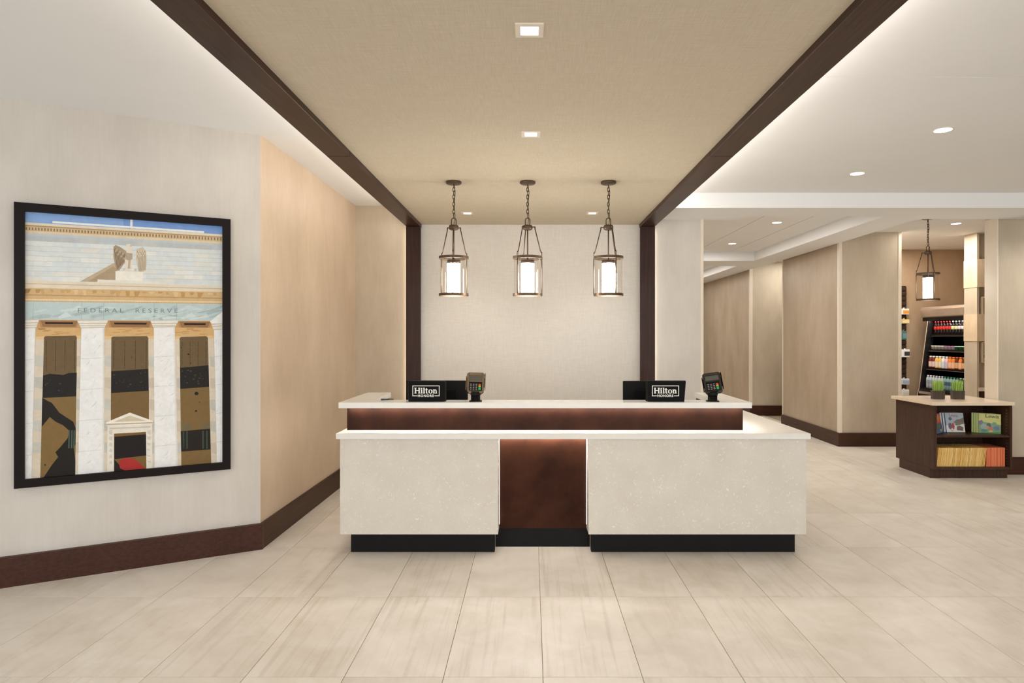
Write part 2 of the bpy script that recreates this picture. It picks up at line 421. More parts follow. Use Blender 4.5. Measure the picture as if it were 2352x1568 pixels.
# picture wall: corner at A0, running towards the left front
A0 = Vector((-1.985, 4.722, 0)); ud = Vector((-1.305, -.73, 0)).normalized(); un = Vector((-ud.y, ud.x, 0))   # un: into the room
if un.y > 0: un = -un
def onwall(s, n=0, z=0): p = A0+ud*s+un*n; return (p.x, p.y, z)
def wallprism(s0, s1, n0, n1, z0, z1):
    return MB().prism([onwall(s0, n0)[:2], onwall(s1, n0)[:2], onwall(s1, n1)[:2], onwall(s0, n1)[:2]], z0, z1)
struct('wall_left', wallprism(0, 4.2, 0, -.12, 0, CZ), 'wall_cool', 'pale beige wallcovered wall that carries the framed picture', 'wall')
struct('wall_left_side', MB().prism([(-1.985, 4.722), (-1.985, 7.42), (-2.1, 7.42), (-2.1, 4.80)], 0, CZ), 'wall_warm', 'warm tan wallcovered side wall left of the desk', 'wall')
BH = .186
struct('baseboard_left', MB().prism([onwall(-.012, .035)[:2], onwall(4.2, .035)[:2], onwall(4.2, 0)[:2], onwall(0, 0)[:2]], 0, BH), 'base_wood', 'dark brown baseboard below the framed picture', 'baseboard')
c = onwall(-.012, .035)
struct('baseboard_left_side', MB().prism([(-1.985, 4.722), (c[0], c[1]), (-1.962, 4.72), (-1.962, WD), (-1.985, WD)], 0, BH), 'base_wood_y', 'dark brown baseboard along the warm tan side wall', 'baseboard')
struct('baseboard_back_left', bx(-1.962, XO0, WD-.022, WD, 0, BH), 'base_wood', 'dark baseboard of back wall behind the desk', 'baseboard')
# corridor right wall (A), its front (B), far end pieces (C, D)
t = thing('wall_corridor_right', 'tan wallcovered wall block between corridor and shop', 'wall', kind='structure')
MB().prism([(4.362, 9.115), (4.40, 11.25), (5.2, 11.25), (5.2, 9.115)], 0, CZ).build('wall_face', 'wall_hall', t)
bx(4.352, 4.396, 9.10, 9.16, BH, CZ, .002).build('corner_trim', 'trimpaint', t)
bx(4.388, 4.42, 11.235, 11.26, BH, SZ+.1).build('corner_trim', 'trimpaint', t)
bx(5.19, 5.236, 9.10, 9.16, BH, CZ, .002).build('corner_trim', 'trimpaint', t)
bx(4.396, 5.19, 9.108, 9.116, BH, CZ).build('wall_panel', 'wall_tan', t)
struct('baseboard_corridor_right', MB().prism([(4.335, 9.085), (5.24, 9.085), (5.24, 9.115), (4.362, 9.115), (4.40, 11.26), (4.37, 11.26)], 0, BH+.006), 'base_wood_y',
       'dark baseboard around the wall block left of the shop', 'baseboard')
t = thing('wall_corridor_end', 'tan wall at the far right end of corridor', 'wall', kind='structure')
MB().prism([(4.33, 12.69), (5.6, 12.69), (5.6, 12.82), (4.33, 12.82)], 0, CZ).build('wall_face', 'wall_tan', t)
MB().prism([(4.325, 12.70), (4.30, 17), (4.45, 17), (4.45, 12.82)], 0, SZ+.02).build('wall_face', 'wall_hall', t)
bx(4.30, 4.36, 12.675, 12.72, BH, SZ+.02, .002).build('corner_trim', 'trimpaint', t)
struct('baseboard_corridor_end', MB().prism([(4.30, 12.66), (5.6, 12.66), (5.6, 12.69), (4.33, 12.69), (4.30, 17), (4.27, 17)], 0, .197), 'base_wood', 'dark baseboard at the far end of corridor', 'baseboard')
struct('wall_corridor_back', bx(1.8, 4.45, 17, 17.12, 0, CZ), 'wall_hall', 'tan wall closing the corridor', 'wall')
struct('wall_passage', bx(5.56, 5.66, 10.95, 12.7, 0, CZ), 'wall_tan', 'wall closing the side passage behind the wall block', 'wall')
# shop walls
struct('wall_shop_back', bx(5.2, 7.6, 10.93, 11.05, 0, CZ), 'wall_shop', 'brown back wall of the small shop', 'wall')
struct('wall_shop_right', bx(7.44, 7.6, 7.46, 10.93, 0, CZ), 'wall_shop', 'brown right wall of the small shop', 'wall')
struct('wall_right_unseen', bx(9, 9.12, -1.2, 7.46, 0, CZ), 'wall_tan', 'unseen beige wall added far right to cut the world light', 'wall')  # out of view, added to keep world light off the right side
t = thing('wall_right', 'pale wallcovered wall at the right edge beside the book cabinet', 'wall', kind='structure')
bx(5.262, 9, WD-.002, 7.46, 0, SZ+.03).build('wall_face', 'wall_tan', t)
bx(5.256, 5.272, WD-.006, 7.465, 0, SZ+.02, .001).build('corner_trim', 'trimpaint', t)
struct('baseboard_right', bx(5.27, 9, WD-.03, WD, 0, BH+.01), 'base_wood', 'dark baseboard right of the book cabinet', 'baseboard')

# ------------------------------------------------------------------ downlights
def downlight_square(x, y, z, label, e=14, ang=100):
    t = thing('downlight', label, 'ceiling light', (x, y, z), 0, 'square downlights in the fabric ceiling')
    m = MB(); h = .0585; i = .037
    for q in ((-h, h, -h, -i), (-h, h, i, h), (-h, -i, -i, i), (i, h, -i, i)): m.box(*q, -.006, 0)
    m.build('flange', 'trimpaint', t)
    bx(-i, i, -i, i, -.003, -.001).build('lens', 'lamp', t)
    spot('downlight_beam', (x, y, z-.03), e, ang)
downlight_square(-.007, 2.664, ZC, 'square recessed downlight in fabric ceiling nearest the camera', 26)
downlight_square(-.002, 4.029, ZC, 'square recessed downlight in fabric ceiling just before the pendants', 30)
downlight_square(-.655, 6.61, ZC, 'small square downlight beside the left pendant near back wall', 22)
downlight_square(.628, 6.61, ZC, 'small square downlight beside the right pendant near back wall', 22)
def downlight_round(x, y, z, label, e=16, ang=110):
    t = thing('downlight', label, 'ceiling light', (x, y, z), 0, 'round downlights in the plaster ceilings')
    MB().lathe([(.058, 0), (.068, 0), (.066, -.006), (.057, -.004), (.058, 0)], seg=28, caps=False).build('flange', 'trimpaint', t)
    MB().lathe([(.0575, -.0045), (.0575, -.001)], seg=28).build('lens', 'lamp', t)
    spot('downlight_beam', (x, y, z-.03), e, ang)
downlight_round(2.946, 4.606, CZ, 'round recessed downlight in white ceiling, larger of the two near right', 12)
downlight_round(2.954, 5.834, CZ, 'round recessed downlight in white ceiling just before the soffit', 26)
downlight_round(3.181, 8.335, CZ, 'round downlight in corridor ceiling tray, nearer one', 20)
downlight_round(3.19, 10.22, CZ, 'round downlight in corridor ceiling tray, farther one', 20)
downlight_round(5.55, 8.41, CZ, 'round downlight in the small shop ceiling above the pendant', 16)
# fill spots without fixtures, added out of view to brighten right and left
spot('right_fill_beam', (5.75, 6.1, 2.95), 70, 120, rot=(math.radians(20), 0, 0))
spot('left_fill_beam', (-2.6, 3.0, 2.95), 22, 120)

# ------------------------------------------------------------------ pendants
def pendant(label, x, y, zc, rot, zbot, k=1.0, shade='shade'):
    """local origin at the ceiling canopy; k scales the lantern"""
    t = thing('pendant_light', label, 'pendant light', (x, y, zc), 0, 'bronze cylinder pendants')
    L = zc-zbot
    MB().lathe([(.0, 0), (.060*k, 0), (.064*k, -.004), (.064*k, -.014), (.056*k, -.020), (.0, -.020)], seg=28, caps=False).build('ceiling_plate', 'bronze', t)
    zb = -L                                  # bottom of lower ring
    zr = zb+.313*k                           # top ring centre
    zh0, zh1 = zb+.540*k, zb+.580*k          # hub
    zbail = zh1+.058*k
    # chain
    m = MB(); a = .013*k; bl = .020*k; z = -.018; i = 0; step = .030*k; rr = .0032*k
    while z-step > zbail-.012*k:
        pts = []
        for q in range(14):
            th = 2*PI*q/14; u, v = a*.62*math.cos(th), bl*math.sin(th)
            pts.append((u if i % 2 else 0, 0 if i % 2 else u, z-bl+v+.003))
        m.tube(pts, rr, 6, True); z -= step; i += 1
    m.tube([(0, 0, z-.002), (0, 0, zbail-.004)], rr, 6)
    m.build('chain', 'bronze', t)
    MB().tube([(.006*math.sin(q*.9)+.010*k*math.sin(PI*q/10), .004*math.cos(q), -.018+(zbail-.05*k+.018)*q/10) for q in range(11)], .0022*k, 6).build('cord', 'black_plastic', t)
    bb = [(-.019*k, 0, zh1-.004)]+[(.019*k*math.cos(PI-PI*q/8), 0, zbail-.019*k+.019*k*math.sin(PI*q/8)) for q in range(9)]+[(.019*k, 0, zh1-.004)]
    MB().tube(bb, .0042*k, 8).build('bail', 'bronze', t)
    MB().lathe([(.0, zh0), (.030*k, zh0), (.040*k, zh0+.008*k), (.040*k, zh1-.008*k), (.034*k, zh1), (.0, zh1)], seg=24, caps=False).build('hub', 'bronze', t)
    MB().cyl((0, 0, zh0+.002), (0, 0, zb+.290*k), .0055*k, seg=10).build('stem', 'bronze', t)
    R = .116*k
    for q in range(3):
        th = rot+q*2*PI/3; sx, sy = math.sin(th), -math.cos(th)
        m = MB()
        m.cyl((.036*k*sx, .036*k*sy, zh0+.022*k), (.058*k*sx, .058*k*sy, zh0+.022*k), .0045*k, seg=8)
        m.tube([(.056*k*sx, .056*k*sy, zh0+.026*k), (.062*k*sx, .062*k*sy, zh0+.020*k), (.062*k*sx, .062*k*sy, zh0+.006*k)], .0055*k, 8)
        m.tube([(.062*k*sx, .062*k*sy, zh0+.008*k), ((R-.007*k)*sx, (R-.007*k)*sy, zr+.048*k)], .0042*k, 8)
        m.tube([((R-.007*k)*sx, (R-.007*k)*sy, zr+.052*k), (R*sx, R*sy, zr+.036*k), ((R+.006*k)*sx, (R+.006*k)*sy, zr+.042*k)], .0045*k, 8)
        m.build('arm', 'bronze', t)
        tx, ty = -sy, sx; w = .005*k; R2 = .119*k
        pts = [(R2*sx-tx*w, R2*sy-ty*w, zr), (R2*sx-tx*w, R2*sy-ty*w, zr+.03*k), (R2*sx, R2*sy, zr+.041*k), (R2*sx+tx*w, R2*sy+ty*w, zr+.03*k), (R2*sx+tx*w, R2*sy+ty*w, zr)]
        MB().tube(pts, .0024*k, 6).build('loop', 'bronze', t)
        MB().cyl((R2*sx, R2*sy, zr), (R2*sx, R2*sy, zb+.01), .0042*k, seg=8).build('rod', 'bronze', t)
    for zz in (zr, zb+.0105*k):
        MB().lathe([(.111*k, zz-.0105*k), (.1215*k, zz-.0105*k), (.1215*k, zz+.0105*k), (.111*k, zz+.0105*k), (.111*k, zz-.0105*k)], seg=40, caps=False, smooth=False).build('ring', 'bronze', t)
    MB().lathe([(.1105*k, zb+.012*k), (.1105*k, zr)], seg=40, caps=False).build('glass_cylinder', 'glass', t)
    MB().lathe([(.0, zb+.293*k), (.054*k, zb+.293*k), (.054*k, zb+.268*k), (.050*k, zb+.262*k)], seg=28, caps=False).build('shade_cap', 'bronze', t)
    MB().lathe([(.0, zb+.024*k), (.049*k, zb+.024*k), (.0525*k, zb+.030*k), (.0525*k, zb+.266*k), (.0, zb+.266*k)], seg=28, caps=False).build('shade', shade, t)
    return t
pendant('left bronze cylinder pendant over the reception desk', -.634, 5.275, ZC, math.radians(3), 1.884)
pendant('middle bronze cylinder pendant over the reception desk', -.029, 5.275, ZC, math.radians(77), 1.884)
pendant('right bronze cylinder pendant over the reception desk', .633, 5.275, ZC, math.radians(24), 1.884)
pendant('bronze cylinder pendant hanging in the small shop before the fridge', 4.93, 8.0, CZ, math.radians(-5), 2.0, 1.06, 'shade_shop')

# ------------------------------------------------------------------ reception desk
FD = 4.58; X0, X1 = -1.360, 1.957
CT0, CT1 = .8255, .8647            # lower counter
UT0, UT1 = 1.0313, 1.0723          # upper counter
desk = thing('reception_desk', 'long reception desk with pale stone front and dark niche', 'reception desk')
FT = CT0-.001
NX0, NX1 = -.2354, .408
FB = .1446
bx(X0, NX0, FD, FD+.17, FB, FT, .0015).build('stone_panel', 'stone', desk)
bx(NX1, X1, FD, FD+.17, FB, FT, .0015).build('stone_panel', 'stone', desk)
bx(X1-.03, X1, FD+.17, 6.05, FB, FT).build('side_panel', 'stone', desk)
bx(X0, X0+.03, FD+.17, 5.53, FB, FT).build('side_panel', 'stone', desk)
bx(NX0-.02, NX1+.02, 4.752, 4.775, .138, FT).build('niche_panel', 'niche_wood', desk)
bx(-1.298, -.2635, 4.640, 4.70, 0, FB).build('toe_kick', 'kick', desk)
bx(.433, 1.900, 4.640, 4.70, 0, FB).build('toe_kick', 'kick', desk)
bx(-.2635, .433, 4.757, 4.80, 0, .138).build('toe_kick', 'kick', desk)
bx(-1.298, -1.25, 4.70, 5.5, 0, FB).build('toe_kick', 'kick', desk)
bx(1.86, 1.900, 4.70, 6.0, 0, FB).build('toe_kick', 'kick', desk)
bx(-1.352, 1.555, 4.730, 4.765, CT1, UT0-.001).build('riser_panel', 'riser_wood', desk)
bx(-1.352, -1.32, 4.765, 5.50, CT1, UT0-.001).build('riser_panel', 'riser_wood', desk)
bx(1.523, 1.555, 4.765, 5.50, CT1, UT0-.001).build('riser_panel', 'riser_wood', desk)
bx(-1.24, -1.215, 4.90, 5.50, .75, UT0-.001).build('inner_panel', 'riser_wood', desk)
bx(1.41, 1.435, 4.90, 5.50, .75, UT0-.001).build('inner_panel', 'riser_wood', desk)
bx(-1.32, 1.88, 4.80, 5.45, .70, .735).build('work_surface', 'counter', desk)
bx(NX0+.005, NX1-.005, 4.722, 4.745, FT-.006, FT-.002).build('light_strip', 'led', desk)
bx(NX0+.0005, NX0+.0015, 4.739, 4.748, .17, FT-.012).build('light_strip', 'edge_glow', desk)  # this and the next: glowing slivers added to whiten the stone return edges
bx(NX1-.0015, NX1-.0005, 4.739, 4.748, .17, FT-.012).build('light_strip', 'edge_glow', desk)
bx(-1.34, 1.55, 4.700, 4.714, UT0-.0015, UT0-.0004).build('light_strip', 'led', desk)
bx(1.568, 1.582, 4.74, 5.48, UT0-.0015, UT0-.0004).build('light_strip', 'led', desk)
bx(-1.384, -1.370, 4.74, 5.48, UT0-.0015, UT0-.0004).build('light_strip', 'led', desk)
lc = MB(); lc.prism([(-1.382, 4.558), (1.979, 4.558), (1.979, 6.05), (1.50, 6.05), (1.50, 4.80), (-1.29, 4.80), (-1.29, 5.53), (-1.382, 5.53)], CT0, CT1)
lcb = lc.build('countertop', 'counter'); tag(lcb, 'lower white quartz countertop along the front of the reception desk', 'countertop')
uc = MB(); uc.prism([(-1.400, 4.681), (1.605, 4.681), (1.606, 5.525), (1.40, 5.525), (1.40, 4.876), (-1.198, 4.876), (-1.203, 5.528), (-1.405, 5.528)], UT0, UT1)
ucb = uc.build('countertop', 'counter'); tag(ucb, 'upper white quartz transaction countertop above the brown riser', 'countertop')

# ------------------------------------------------------------------ logo lettering (drawn as polygons, cap height 1)
def serif_word(m, z):
    class Lift:
        def __init__(q): q.k = 0
        def poly(q, pts):
            q.k += 1; m_.poly([(p[0], p[1], p[2]+q.k*.0008) for p in pts])
    m_ = m; m = Lift()
    def r(x0, x1, y0, y1): m.poly([(x0, y0, z), (x1, y0, z), (x1, y1, z), (x0, y1, z)])
    def foot(x, wdt, y, s, out=.13):      # flared slab serif under (s=1) or over (s=-1) a stem
        m.poly([(x-out, y, z), (x+wdt+out, y, z), (x+wdt+out-.03, y+s*.09, z), (x+wdt, y+s*.17, z), (x, y+s*.17, z), (x-out+.03, y+s*.09, z)])
    def fan(cx, cy, rx, ry, ix, iy, a0=0, a1=2*PI, n=24):
        for k in range(n):
            t0, t1 = a0+(a1-a0)*k/n, a0+(a1-a0)*(k+1)/n
            m.poly([(cx+ix*math.cos(t0), cy+iy*math.sin(t0), z), (cx+rx*math.cos(t0), cy+ry*math.sin(t0), z), (cx+rx*math.cos(t1), cy+ry*math.sin(t1), z), (cx+ix*math.cos(t1), cy+iy*math.sin(t1), z)])
    for x in (.08, .72): r(x, x+.23, 0, 1); foot(x, .23, 0, 1, .09); foot(x, .23, 1, -1, .09)
    r(.31, .72, .45, .57)
    r(1.16, 1.38, 0, .70); foot(1.16, .22, 0, 1, .08); m.poly([(1.08, .60, z), (1.16, .56, z), (1.16, .70, z), (1.08, .70, z)])
    m.poly([(1.26+.125*math.cos(2*PI*k/16), .87+.125*math.sin(2*PI*k/16), z) for k in range(16)])
    r(1.58, 1.80, 0, 1); foot(1.58, .22, 0, 1, .08); m.poly([(1.50, .91, z), (1.58, .87, z), (1.58, 1, z), (1.50, 1, z)])
    r(1.99, 2.21, .14, .90); r(1.87, 2.38, .60, .71); m.poly([(1.99, .14, z), (2.03, .04, z), (2.13, -.02, z), (2.28, -.01, z), (2.40, .04, z), (2.38, .12, z), (2.26, .12, z), (2.21, .18, z)])
    fan(2.80, .34, .37, .37, .15, .27)
    r(3.28, 3.50, 0, .70); foot(3.28, .22, 0, 1, .08); m.poly([(3.20, .61, z), (3.28, .57, z), (3.28, .70, z), (3.20, .70, z)])
    fan(3.62, .42, .26, .30, .06, .17, 0, PI*.86, 12)
    r(3.68, 3.88, 0, .43); foot(3.68, .20, 0, 1, .08)
def logo(parent, mtx, scale):
    m = MB(); serif_word(m, 0)
    xa, xb, ya, yb, s = -.34, 4.37, -.47, 1.38, .13
    def r(x0, x1, y0, y1): m.poly([(x0, y0, 0), (x1, y0, 0), (x1, y1, 0), (x0, y1, 0)])
    r(xa, xb, yb-s, yb); r(xa, xa+s, ya+s, yb-s); r(xb-s, xb, ya+s, yb-s); r(xa, .50, ya, ya+s); r(3.47, xb, ya, ya+s)
    me = flat_text('HONORS', .56, bold=.020, spacing=1.2)
    xs = [v.co.x for v in me.vertices]; wd = max(xs)-min(xs); k = 2.76/wd; ymin = min(v.co.y for v in me.vertices); x0 = min(xs)
    for v in me.vertices: v.co = Vector(((v.co.x-x0)*k+.60, (v.co.y-ymin)*k-.62, 0))
    tmp = bmesh.new(); tmp.from_mesh(me); D.meshes.remove(me)
    vm = {v.index: m.bm.verts.new(v.co) for v in tmp.verts}
    for f in tmp.faces:
        try: m.bm.faces.new([vm[v.index] for v in f.verts])
        except ValueError: pass
    tmp.free()
    for v in m.bm.verts: v.co = mtx @ (v.co*scale)
    return tag(m.build('logo_lettering', 'white_print', parent), 'white logo reading Hilton HONORS in a thin frame')

def sign(label, x0, x1, rz=0, skew=0):
    """black plaque standing on the upper counter, back plate slightly larger than the face"""
    cx = (x0+x1)/2; h = .1515; w = (x1-x0)/2
    t = thing('counter_sign', label, 'sign', (cx, 4.742, UT1), rz, 'black counter signs')
    m = MB()
    f = [(-w, 0, 0), (w, 0, 0), (w+skew, 0, h), (-w, 0, h)]
    g = 0.006
    b = [(-w-g-.004, .045, 0), (w+g, .045, 0), (w+g+skew, .045, h+.002), (-w-g-.004, .045, h+.002)]
    vf = [m.bm.verts.new(p) for p in f]; vb = [m.bm.verts.new(p) for p in b]
    m.bm.faces.new(vf); m.bm.faces.new(vb)
    for i in range(4): m.bm.faces.new((vf[i], vf[(i+1) % 4], vb[(i+1) % 4], vb[i]))
    bmesh.ops.recalc_face_normals(m.bm, faces=m.bm.faces[:])
    es = [e for e in m.bm.edges]; bmesh.ops.bevel(m.bm, geom=es, offset=.0012, segments=1, affect='EDGES')
    m.build('plaque', 'black_plastic', t)
    mt = Matrix.Translation((-.0905, -.0006, .0605)) @ Matrix.Rotation(PI/2, 4, 'X')
    logo(t, mt, .0425)
    return t
sign('black counter sign left of the desk, standing before the left monitor', -.9034, -.6358)
sign('black counter sign on the right, standing before the right monitor', .8605, 1.128, 0, .012)

# ------------------------------------------------------------------ monitors behind the counter
def monitor(label, x, y, rz, ztop):
    t = thing('monitor', label, 'monitor', (x, y, .735), rz)
    zt = ztop-.735
    MB().box(-.25, .25, -.018, .006, zt-.30, zt, .006, 2).build('housing', 'black_matte', t)
    bx(-.24, .24, .006, .010, zt-.29, zt-.012).build('screen', 'screen_grey', t)
    MB().box(-.15, .15, -.034, -.016, zt-.24, zt-.07, .006, 2).build('back_cover', 'black_plastic', t)
    MB().box(-.03, .03, -.05, -.03, .012, zt-.12, .004).build('stand', 'black_plastic', t)
    MB().box(-.12, .12, -.12, .06, 0, .014, .005, 2).build('foot', 'black_plastic', t)
monitor('black computer monitor seen from behind at the left work place', -.758, 5.19, math.radians(-3), 1.199)
monitor('black computer monitor seen from behind at the right work place', .985, 5.19, math.radians(4), 1.196)

# ------------------------------------------------------------------ card terminals
def terminal(label, x, y, rz, mat, tilt, roll=0):
    t = thing('card_terminal', label, 'card reader', (x, y, UT1), rz)
    MB().box(-.047, .047, -.038, .038, 0, .006, .003, 2).build('base_plate', 'black_plastic', t)
    MB().lathe([(.0365, .005), (.0345, .008), (.0345, .045)], seg=28).build('stand', 'black_plastic', t)
    MB().lathe([(.0365, .045), (.0375, .048), (.040, .066), (.034, .074)], seg=28).build('swivel', 'black_matte', t)
    X = Matrix.Translation((0, 0, .137)) @ Matrix.Rotation(roll, 4, 'Y') @ Matrix.Rotation(-tilt, 4, 'X')
    def T(): m = MB(); m.X = X; return m
    # body: local x width, z up the face, -y outward
    m = T(); w0, w1, hb, ht = .060, .064, -.078, .078
    out = [(-w0, hb+.012), (-w0+.012, hb), (w0-.012, hb), (w0, hb+.012), (w1, ht-.010), (w1-.012, ht), (-w1+.012, ht), (-w1, ht-.010)]
    m.prism(out, -.006, .036, 'y'); m.build('body', mat, t)
    m = T(); m.prism([(x*1.03, z*1.0) for x, z in out], .006, .022, 'y'); m.build('seam_band', 'black_plastic', t)
    m = T(); m.box(-.048, .048, -.014, -.005, .052, .066, .002); m.box(-.056, -.048, -.014, -.005, -.060, .066, .002); m.box(.048, .056, -.014, -.005, -.060, .066, .002); m.box(-.048, .048, -.016, -.005, .004, .014, .002); m.build('bezel', mat, t)
    m = T(); m.box(-.048, .048, -.009, -.005, .014, .052); m.build('screen', 'screen_grey', t)
    kp = T(); kp.box(-.048, .048, -.0075, -.005, -.062, .004); kpo = kp.build('keypad', 'black_matte', t)
    for r in range(4):
        for c in range(4):
            if c == 3:
                col = ((205, 70, 40), (235, 190, 60), (40, 170, 100))[min(r, 2)]
                if r == 3: continue
                z1 = -.010-r*.0125; z0 = z1-.0095 if r < 2 else z1-.022
                xx = .031
            else: col = (58, 54, 52); z1 = -.010-r*.0125; z0 = z1-.009; xx = -.034+c*.0205
            k = T(); k.box(xx-.0085, xx+.0085, -.0105, -.0074, z0, z1, .001)
            if c < 3: k.mi = 1; k.box(xx-.004, xx+.004, -.0108, -.0105, (z0+z1)/2-.0012, (z0+z1)/2+.0012)
            k.build('key', [cmat(col, .4), M['white_print']], kpo)
    for s in (-1, 1):
        m = T(); m.box(s*.070-.003, s*.070+.003, .0, .034, -.050, .064+.012*s, .002); m.box(min(s*.060, s*.068), max(s*.060, s*.068), .008, .02, -.03, .04)
        m.build('side_bracket', 'black_plastic' if mat != 'terminal_bronze' else mat, t)
    m = T(); m.box(-.03, .03, -.010, .0, -.077, -.068, .002); m.build('card_slot', 'black_plastic', t)
terminal('shiny bronze card terminal on a black stand beside the left monitor', -.412, 4.775, math.radians(4), 'terminal_bronze', math.radians(20), math.radians(2))
terminal('black card terminal tilted on a stand near the right counter end', 1.345, 4.775, math.radians(-13), 'terminal_black', math.radians(24), math.radians(-9))
p = MB(); p.cyl((-1.128, 4.845, UT1+.006), (-1.106, 4.866, UT1+.006), .006, seg=10); p.mi = 1; p.cyl((-1.106, 4.866, UT1+.006), (-1.04, 4.872, UT1+.006), .0035, .003, seg=10)
tag(p.build('pen', [cmat((36, 50, 84)), M['black_plastic']]), 'small blue pen lying at the back edge of upper counter', 'pen')

# ------------------------------------------------------------------ framed picture
def px_wall(px, py, n=.0):
    """pixel of the photograph to (s, z) on the picture wall's plane"""
    dx, dz = (px-VX)/F, (VY-py)/F
    o = A0+un*n
    tt = (o.x*un.x+o.y*un.y)/(dx*un.x+un.y)
    P = Vector((dx*tt, tt, 0)); return ((P-o).dot(ud), EYE+dz*tt)
q = [px_wall(*p_, .035) for p_ in ((30, 464.5), (528.5, 501.6), (531, 1076), (33.5, 1123.8))]
FS0 = (q[1][0]+q[2][0])/2; FS1 = (q[0][0]+q[3][0])/2; FZ1 = (q[0][1]+q[1][1])/2; FZ0 = (q[2][1]+q[3][1])/2
print('frame', q, FS0, FS1, FZ0, FZ1)
fr = thing('framed_picture', 'large black framed photograph of a white columned building front', 'picture')
fw = .052
def fbar(s0, s1, z0, z1):
    wallprism(s0, s1, 0.0, .035, z0, z1).build('frame_bar', 'frame_black', fr)
fbar(FS0, FS0+fw, FZ0, FZ1); fbar(FS1-fw, FS1, FZ0, FZ1); fbar(FS0+fw, FS1-fw, FZ0, FZ0+fw); fbar(FS0+fw, FS1-fw, FZ1-fw, FZ1)
# the print: flat polygons, coordinates read off an enlarged view of the picture (corners below), mapped to the sheet
QUAD = [(116, 121), (1131, 189), (1136, 1400), (127, 1490)]
def homog(src, dst):
    A = []; B = []
    for (x, y), (u, v) in zip(src, dst):
        A.append([x, y, 1, 0, 0, 0, -u*x, -u*y]); B.append(u)
        A.append([0, 0, 0, x, y, 1, -v*x, -v*y]); B.append(v)
    h = np.linalg.solve(np.array(A, float), np.array(B, float)); return np.append(h, 1).reshape(3, 3)
HM = homog(QUAD, [(0, 1), (1, 1), (1, 0), (0, 0)])
PS1, PS0, PZ0, PZ1 = FS1-fw+.003, FS0+fw-.003, FZ0+fw-.003, FZ1-fw+.003
pm = MB(); pcol = []
LAY = [0]
def uv(x, y):
    r = HM @ np.array([x, y, 1.0]); return min(1, max(0, r[0]/r[2])), min(1, max(0, r[1]/r[2]))
def pl(pts, col, lift=1):
    LAY[0] += lift
    n = .006+LAY[0]*.00002
    vs = []
    for x, y in pts:
        u, v = uv(x, y); vs.append(onwall(PS1+(PS0-PS1)*u, n, PZ0+(PZ1-PZ0)*v))
    if len({tuple(round(c, 5) for c in v) for v in vs}) < 3: return
    f = pm.poly(vs); pcol.append(col)
    f.normal_update()
    if f.normal.dot(un) < 0: f.normal_flip()
def L(x, yl, yr): return yl+(yr-yl)*(x-117)/(1131-117)     # a line across the picture
def band(y0l, y0r, y1l, y1r, col, x0=112, x1=1140): pl([(x0, L(x0, y0l, y0r)), (x1, L(x1, y0l, y0r)), (x1, L(x1, y1l, y1r)), (x0, L(x0, y1l, y1r))], col)
pl([(100, 110), (1150, 170), (1150, 1410), (110, 1500)], (138, 172, 220))
pl([(620, 90), (1150, 170), (1150, 300), (620, 260)], (122, 158, 214))
pl([(258, 171), (1035, 216), (1035, 226), (258, 181)], (236, 236, 230))
pl([(656, 150), (668, 150), (668, 206), (656, 204)], (240, 240, 236))
band(178, 232, 240, 290, (206, 184, 148)); band(178, 232, 190, 243, (226, 214, 190)); band(192, 245, 197, 249, (170, 140, 104))
for k in range(64):
    x = 122+k*15.8; pl([(x, L(x, 203, 250)), (x+7, L(x+7, 203, 250)), (x+7, L(x+7, 217, 264)), (x, L(x, 217, 264))], (148, 120, 84), .02)
band(220, 270, 232, 281, (222, 204, 172))
band(232, 281, 480, 500, (216, 221, 219)); band(232, 281, 268, 312, (190, 199, 203))
rs = random.Random(3)
for r in range(9):
    for k in range(11):
        if rs.random() < .62:
            x = 118+k*96+(48 if r % 2 else 0); y = 245+r*26
            c = rs.choice([(222, 224, 220), (212, 217, 216), (220, 220, 212), (226, 227, 221), (213, 220, 221)])
            if r < 1: c = tuple(int(v*.88) for v in c)
            pl([(x, L(x, y, y+46-r*4)), (x+94, L(x+94, y, y+46-r*4)), (x+94, L(x+94, y+25, y+70-r*4)), (x, L(x, y+25, y+70-r*4))], c, .02)
for r in range(1, 9):
    y = 244+r*26; band(y, y+46-r*4, y+1.6, y+47.6-r*4, (186, 192, 190))
pl([(400, 480), (572, 384), (592, 384), (592, 482)], (188, 170, 142)); pl([(440, 480), (572, 400), (592, 420), (592, 482)], (172, 152, 124))
# the stone bird on its block
pl([(571, 300), (582, 291), (604, 300), (636, 322), (642, 366), (622, 392), (600, 424), (584, 416), (571, 352)], (168, 150, 126))
pl([(688, 312), (722, 300), (738, 322), (743, 372), (738, 420), (716, 432), (700, 420), (686, 360)], (206, 194, 172))
for k in range(7):
    pl([(574+k*9, 312+k*5), (577+k*9, 311+k*5), (595+k*5, 414-k*6), (591+k*5, 416-k*6)], (126, 106, 82), .02)
    pl([(692+k*6.5, 324-abs(k-4)), (694.5+k*6.5, 324-abs(k-4)), (705+k*5, 426-k*1.5), (702+k*5, 427-k*1.5)], (160, 142, 116), .02)
for r_ in range(3):
    for k in range(7):
        x = 578+k*8+r_*3; y = 306+k*5+r_*13; pl([(x, y), (x+6, y+2), (x+4, y+9), (x-1, y+7)], (192, 176, 152) if (k+r_) % 2 else (146, 126, 100), .02)
        x = 692+k*6; y = 316+r_*12+abs(k-4); pl([(x, y), (x+5, y), (x+4, y+8), (x, y+8)], (222, 212, 194) if (k+r_) % 2 else (180, 164, 138), .02)
for k in range(5):
    pl([(622+k*14, 412+k % 2*3), (632+k*14, 410), (634+k*14, 424), (622+k*14, 425)], (236, 230, 216) if k % 2 else (206, 194, 172), .02)
pl([(636, 292), (640, 285), (654, 284), (664, 292), (660, 300), (672, 330), (672, 362), (664, 420), (690, 424), (620, 424), (634, 412), (630, 370), (640, 330)], (224, 216, 200))
